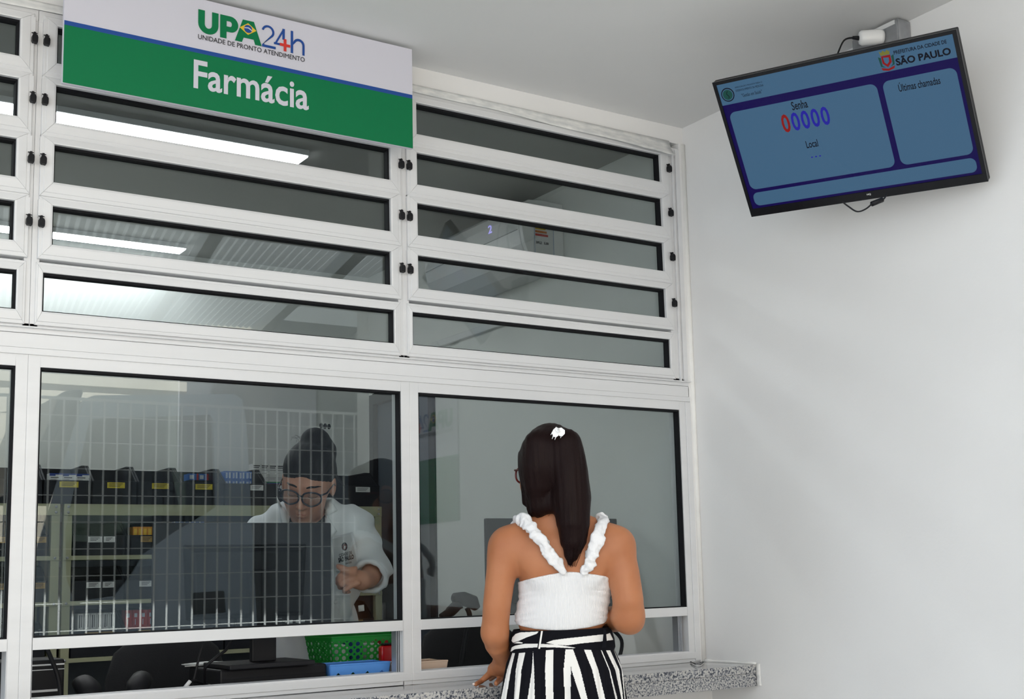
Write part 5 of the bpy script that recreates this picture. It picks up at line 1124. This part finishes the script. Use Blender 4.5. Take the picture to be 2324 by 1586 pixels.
# coat
F = Field((-.36, -.60, .42), (.38, .20, 1.50), .0048); ptorso(F, .014); parm(F, .016)
F.ell(L2(703, 1600, 4.25), (.185, .14, .20), .06)
F.chain([(L2(848, 1294, 3.93), .055), (L2(845, 1306, 3.88), .054)], .02); F.chain([(L2(572, 1360, 3.92), .052), (L2(588, 1385, 3.84), .050)], .02)
F.chain([(L2(640, 1165, 3.96), .030), (L2(655, 1150, 4.0), .028)], .03); F.chain([(L2(742, 1158, 3.96), .030), (L2(730, 1146, 4.0), .028)], .03)
X, Y, Z = F.grid(); xa = L2(706, 1200, 3.9)[0]; zv = L2(706, 1290, 3.9)[2]; zn = L2(706, 1130, 3.9)[2]
op = (np.abs(X - xa) - .052 * np.clip((Z - zv) / (zn - zv), 0, 1.3)) ; front = Y - (L2(706, 1200, 3.97)[1])
cut = np.maximum(np.maximum(op, front), zv - Z)      # negative inside the V opening
arm = np.clip((X - L2(790, 1200, 3.9)[0]) / .03, 0, 1)
wr = .0035 * np.sin((Z * .8 + X * .6) * 120 + 2 * np.sin(X * 40)) * arm + .0028 * np.sin(X * 95 + 3 * np.sin(Z * 12)) * (1 - arm)
D = F.d - wr * 1.25; D = np.maximum(D, -cut)
neck = np.sqrt((X - L2(697, 1160, 3.93)[0]) ** 2 + (Y - L2(697, 1160, 3.93)[1]) ** 2) - .060; D = np.where(Z > L2(697, 1205, 3.93)[2], np.maximum(D, -neck), D)
sl = L2(838, 1310, 3.86); e0 = L2(848, 1292, 3.93); ax_ = (sl - e0) / np.linalg.norm(sl - e0)
cuffcut = ((X - sl[0]) * ax_[0] + (Y - sl[1]) * ax_[1] + (Z - sl[2]) * ax_[2]) + .004
bore = np.sqrt(np.maximum(0, (X - sl[0]) ** 2 + (Y - sl[1]) ** 2 + (Z - sl[2]) ** 2 - (cuffcut) ** 2)) - .043
inh = (np.sqrt((X - sl[0]) ** 2 + (Y - sl[1]) ** 2 + (Z - sl[2]) ** 2) < .10)
D = np.where(inh & (X > xa + .08), np.maximum(D, np.minimum(cuffcut, 1) * 1.0), D); D = np.where(inh & (cuffcut > -.03) & (X > xa + .08), np.maximum(D, -bore), D)
co = fixlocal(F.mesh('lab_coat', 'coat', ph.root, d=D.astype(np.float32)))
b = MB(); t_ = [sl - ax_ * .012 + v_ for v_ in (0,)]; e1 = np.cross(ax_, (0, 0, 1)); e1 /= np.linalg.norm(e1); e2 = np.cross(ax_, e1)
b.tube([sl - ax_ * .006 + (e1 * math.cos(a_) + e2 * math.sin(a_)) * (.050 + .002 * math.sin(3 * a_)) for a_ in [i * math.pi / 14 for i in range(28)]], [.0085 + .002 * math.sin(i * 1.7) for i in range(28)], 8, closed=True); b.build('rolled_cuff', 'coat', None, smooth=True).parent = co
bpy.context.view_layer.update(); dg = bpy.context.evaluated_depsgraph_get(); cbv = BVHTree.FromObject(co, dg)
PI_ = ph.I.to_3x3()
def drape(u, v, off=.0015):
    o_ = ph.I @ Vector(tuple(map(float, CP))); d_ = (PI_ @ Vector(tuple(map(float, ray(u, v))))).normalized(); h = cbv.ray_cast(o_, d_)
    return np.array(h[0] - d_ * off) if h[0] else L2(u, v, 3.88)
def patch(quad, n, m_, name, mt, off=.002, thick=.0015, bulge=0):
    q = [np.array(a_, float) for a_ in quad]; vs = []
    for j in range(m_ + 1):
        for i in range(n + 1):
            s, t = i / n, j / m_; p = (q[0] * (1 - s) + q[1] * s) * (1 - t) + (q[3] * (1 - s) + q[2] * s) * t; vs.append(drape(p[0], p[1], off + bulge * math.sin(math.pi * s) * math.sin(math.pi * t)))
    b = MB(); b.add(vs, [(j * (n + 1) + i, j * (n + 1) + i + 1, (j + 1) * (n + 1) + i + 1, (j + 1) * (n + 1) + i) for j in range(m_) for i in range(n)]); o = b.build(name, mt, None, smooth=True); o.parent = co
    s_ = o.modifiers.new('t', 'SOLIDIFY'); s_.thickness = thick; s_.offset = 0; return o
PQ = [(753, 1222), (797, 1211), (813, 1284), (762, 1298)]
hits = np.array([drape(PQ[0][0] * (1 - s_) * (1 - t_) + PQ[1][0] * s_ * (1 - t_) + PQ[2][0] * s_ * t_ + PQ[3][0] * (1 - s_) * t_, PQ[0][1] * (1 - s_) * (1 - t_) + PQ[1][1] * s_ * (1 - t_) + PQ[2][1] * s_ * t_ + PQ[3][1] * (1 - s_) * t_, 0) for s_ in np.linspace(0, 1, 6) for t_ in np.linspace(0, 1, 8)])
pc0 = hits.mean(0); pn = np.linalg.svd(hits - pc0)[2][2]; pn = pn if pn[1] < 0 else -pn; mx_ = ((hits - pc0) @ pn).max()
def onplane(u, v, off):
    o_ = np.array(ph.I @ Vector(tuple(map(float, CP)))); d_ = np.array(PI_ @ Vector(tuple(map(float, ray(u, v))))); t0 = ((pc0 + pn * (mx_ * .6 + off) - o_) @ pn) / (d_ @ pn); return o_ + d_ * t0
b = MB(); b.prism([onplane(*p, .002) for p in PQ], tuple(-pn * .012)); b.build('breast_pocket', 'coat', None, bev=.002).parent = co
b = MB(); b.prism([onplane(*p, .003) for p in [(753.5, 1222.5), (796.5, 1212), (797.8, 1218), (754.2, 1229)]], tuple(-pn * .002)); b.build('pocket_hem', 'coat', None, bev=.0008).parent = co
patch([(727, 1131), (748, 1131), (766, 1158), (741, 1170)], 6, 6, 'collar', 'coat', .006, .003, .004); patch([(726, 1152), (741, 1168), (765, 1205), (748, 1222)], 6, 6, 'lapel', 'coat', .005, .003, .004)
patch([(628, 1126), (634, 1140), (668, 1188), (640, 1190)], 6, 6, 'collar', 'coat', .006, .003, .004)
patch([(813, 1374), (826, 1372), (827, 1386), (814, 1388)], 2, 2, 'hip_pocket_flap', 'coat', .003, .002)
def mpq(p0, p1, p2):      # maps (x,y) in 0..1 to the slanted px line p0->p1 with up vector to p2
    return lambda x, y, z: onplane(p0[0] + (p1[0] - p0[0]) * x + (p2[0] - p0[0]) * y, p0[1] + (p1[1] - p0[1]) * x + (p2[1] - p0[1]) * y, .0030)
for s_, a_, b_, c_, bo in (('CIDADE DE', (770, 1264), (799, 1257), (769, 1257), .02), ('SÃO PAULO', (768.5, 1277), (803.5, 1268), (767, 1264), .05), ('SAÚDE', (784, 1281), (798, 1277.5), (783.5, 1276), .02)):
    o = txt(s_, 1, 1, None, 'ink', 'embroidered_lettering', None, bold=bo, mp=mpq(a_, b_, c_)); o.parent = co
M['crestr'] = mat('crest red thread', (.16, .03, .025), .7)
for nm, mt, cx, cy, rx, ry, of in (('crest_outline', 'ink', 782, 1240, 6.6, 9.5, .0030), ('crest_shield', 'crestr', 782, 1241, 4.8, 7, .0034), ('crest_arm', 'wlabel', 782.5, 1242, 1.8, 4, .0038)):
    b = MB(); b.add([onplane(cx, cy, of)] + [onplane(cx + rx * math.cos(i * math.pi / 8), cy + ry * math.sin(i * math.pi / 8), of) for i in range(16)], [(0, i + 1, (i + 1) % 16 + 1) for i in range(16)]); b.build(nm, mt, None).parent = co
b = MB(); b.ell(drape(762, 1366, .003), (.007, .003, .007), 8); b.build('button', 'wlabel', None, smooth=True).parent = co
# trousers and shoes under the coat
b = MB()
for q in (-1, 1): b.tube([(q * .085, .08, .62), (q * .085, .08, .3), (q * .088, .08, .06)], [.09, .07, .055], 18)
b.build('trousers', 'shirt', None, smooth=True).parent = ph.root
for q in (-1, 1): MB().ell((q * .088, .03, .036), (.045, .12, .036), 12).build('shoe', 'blackg', None, smooth=True).parent = ph.root
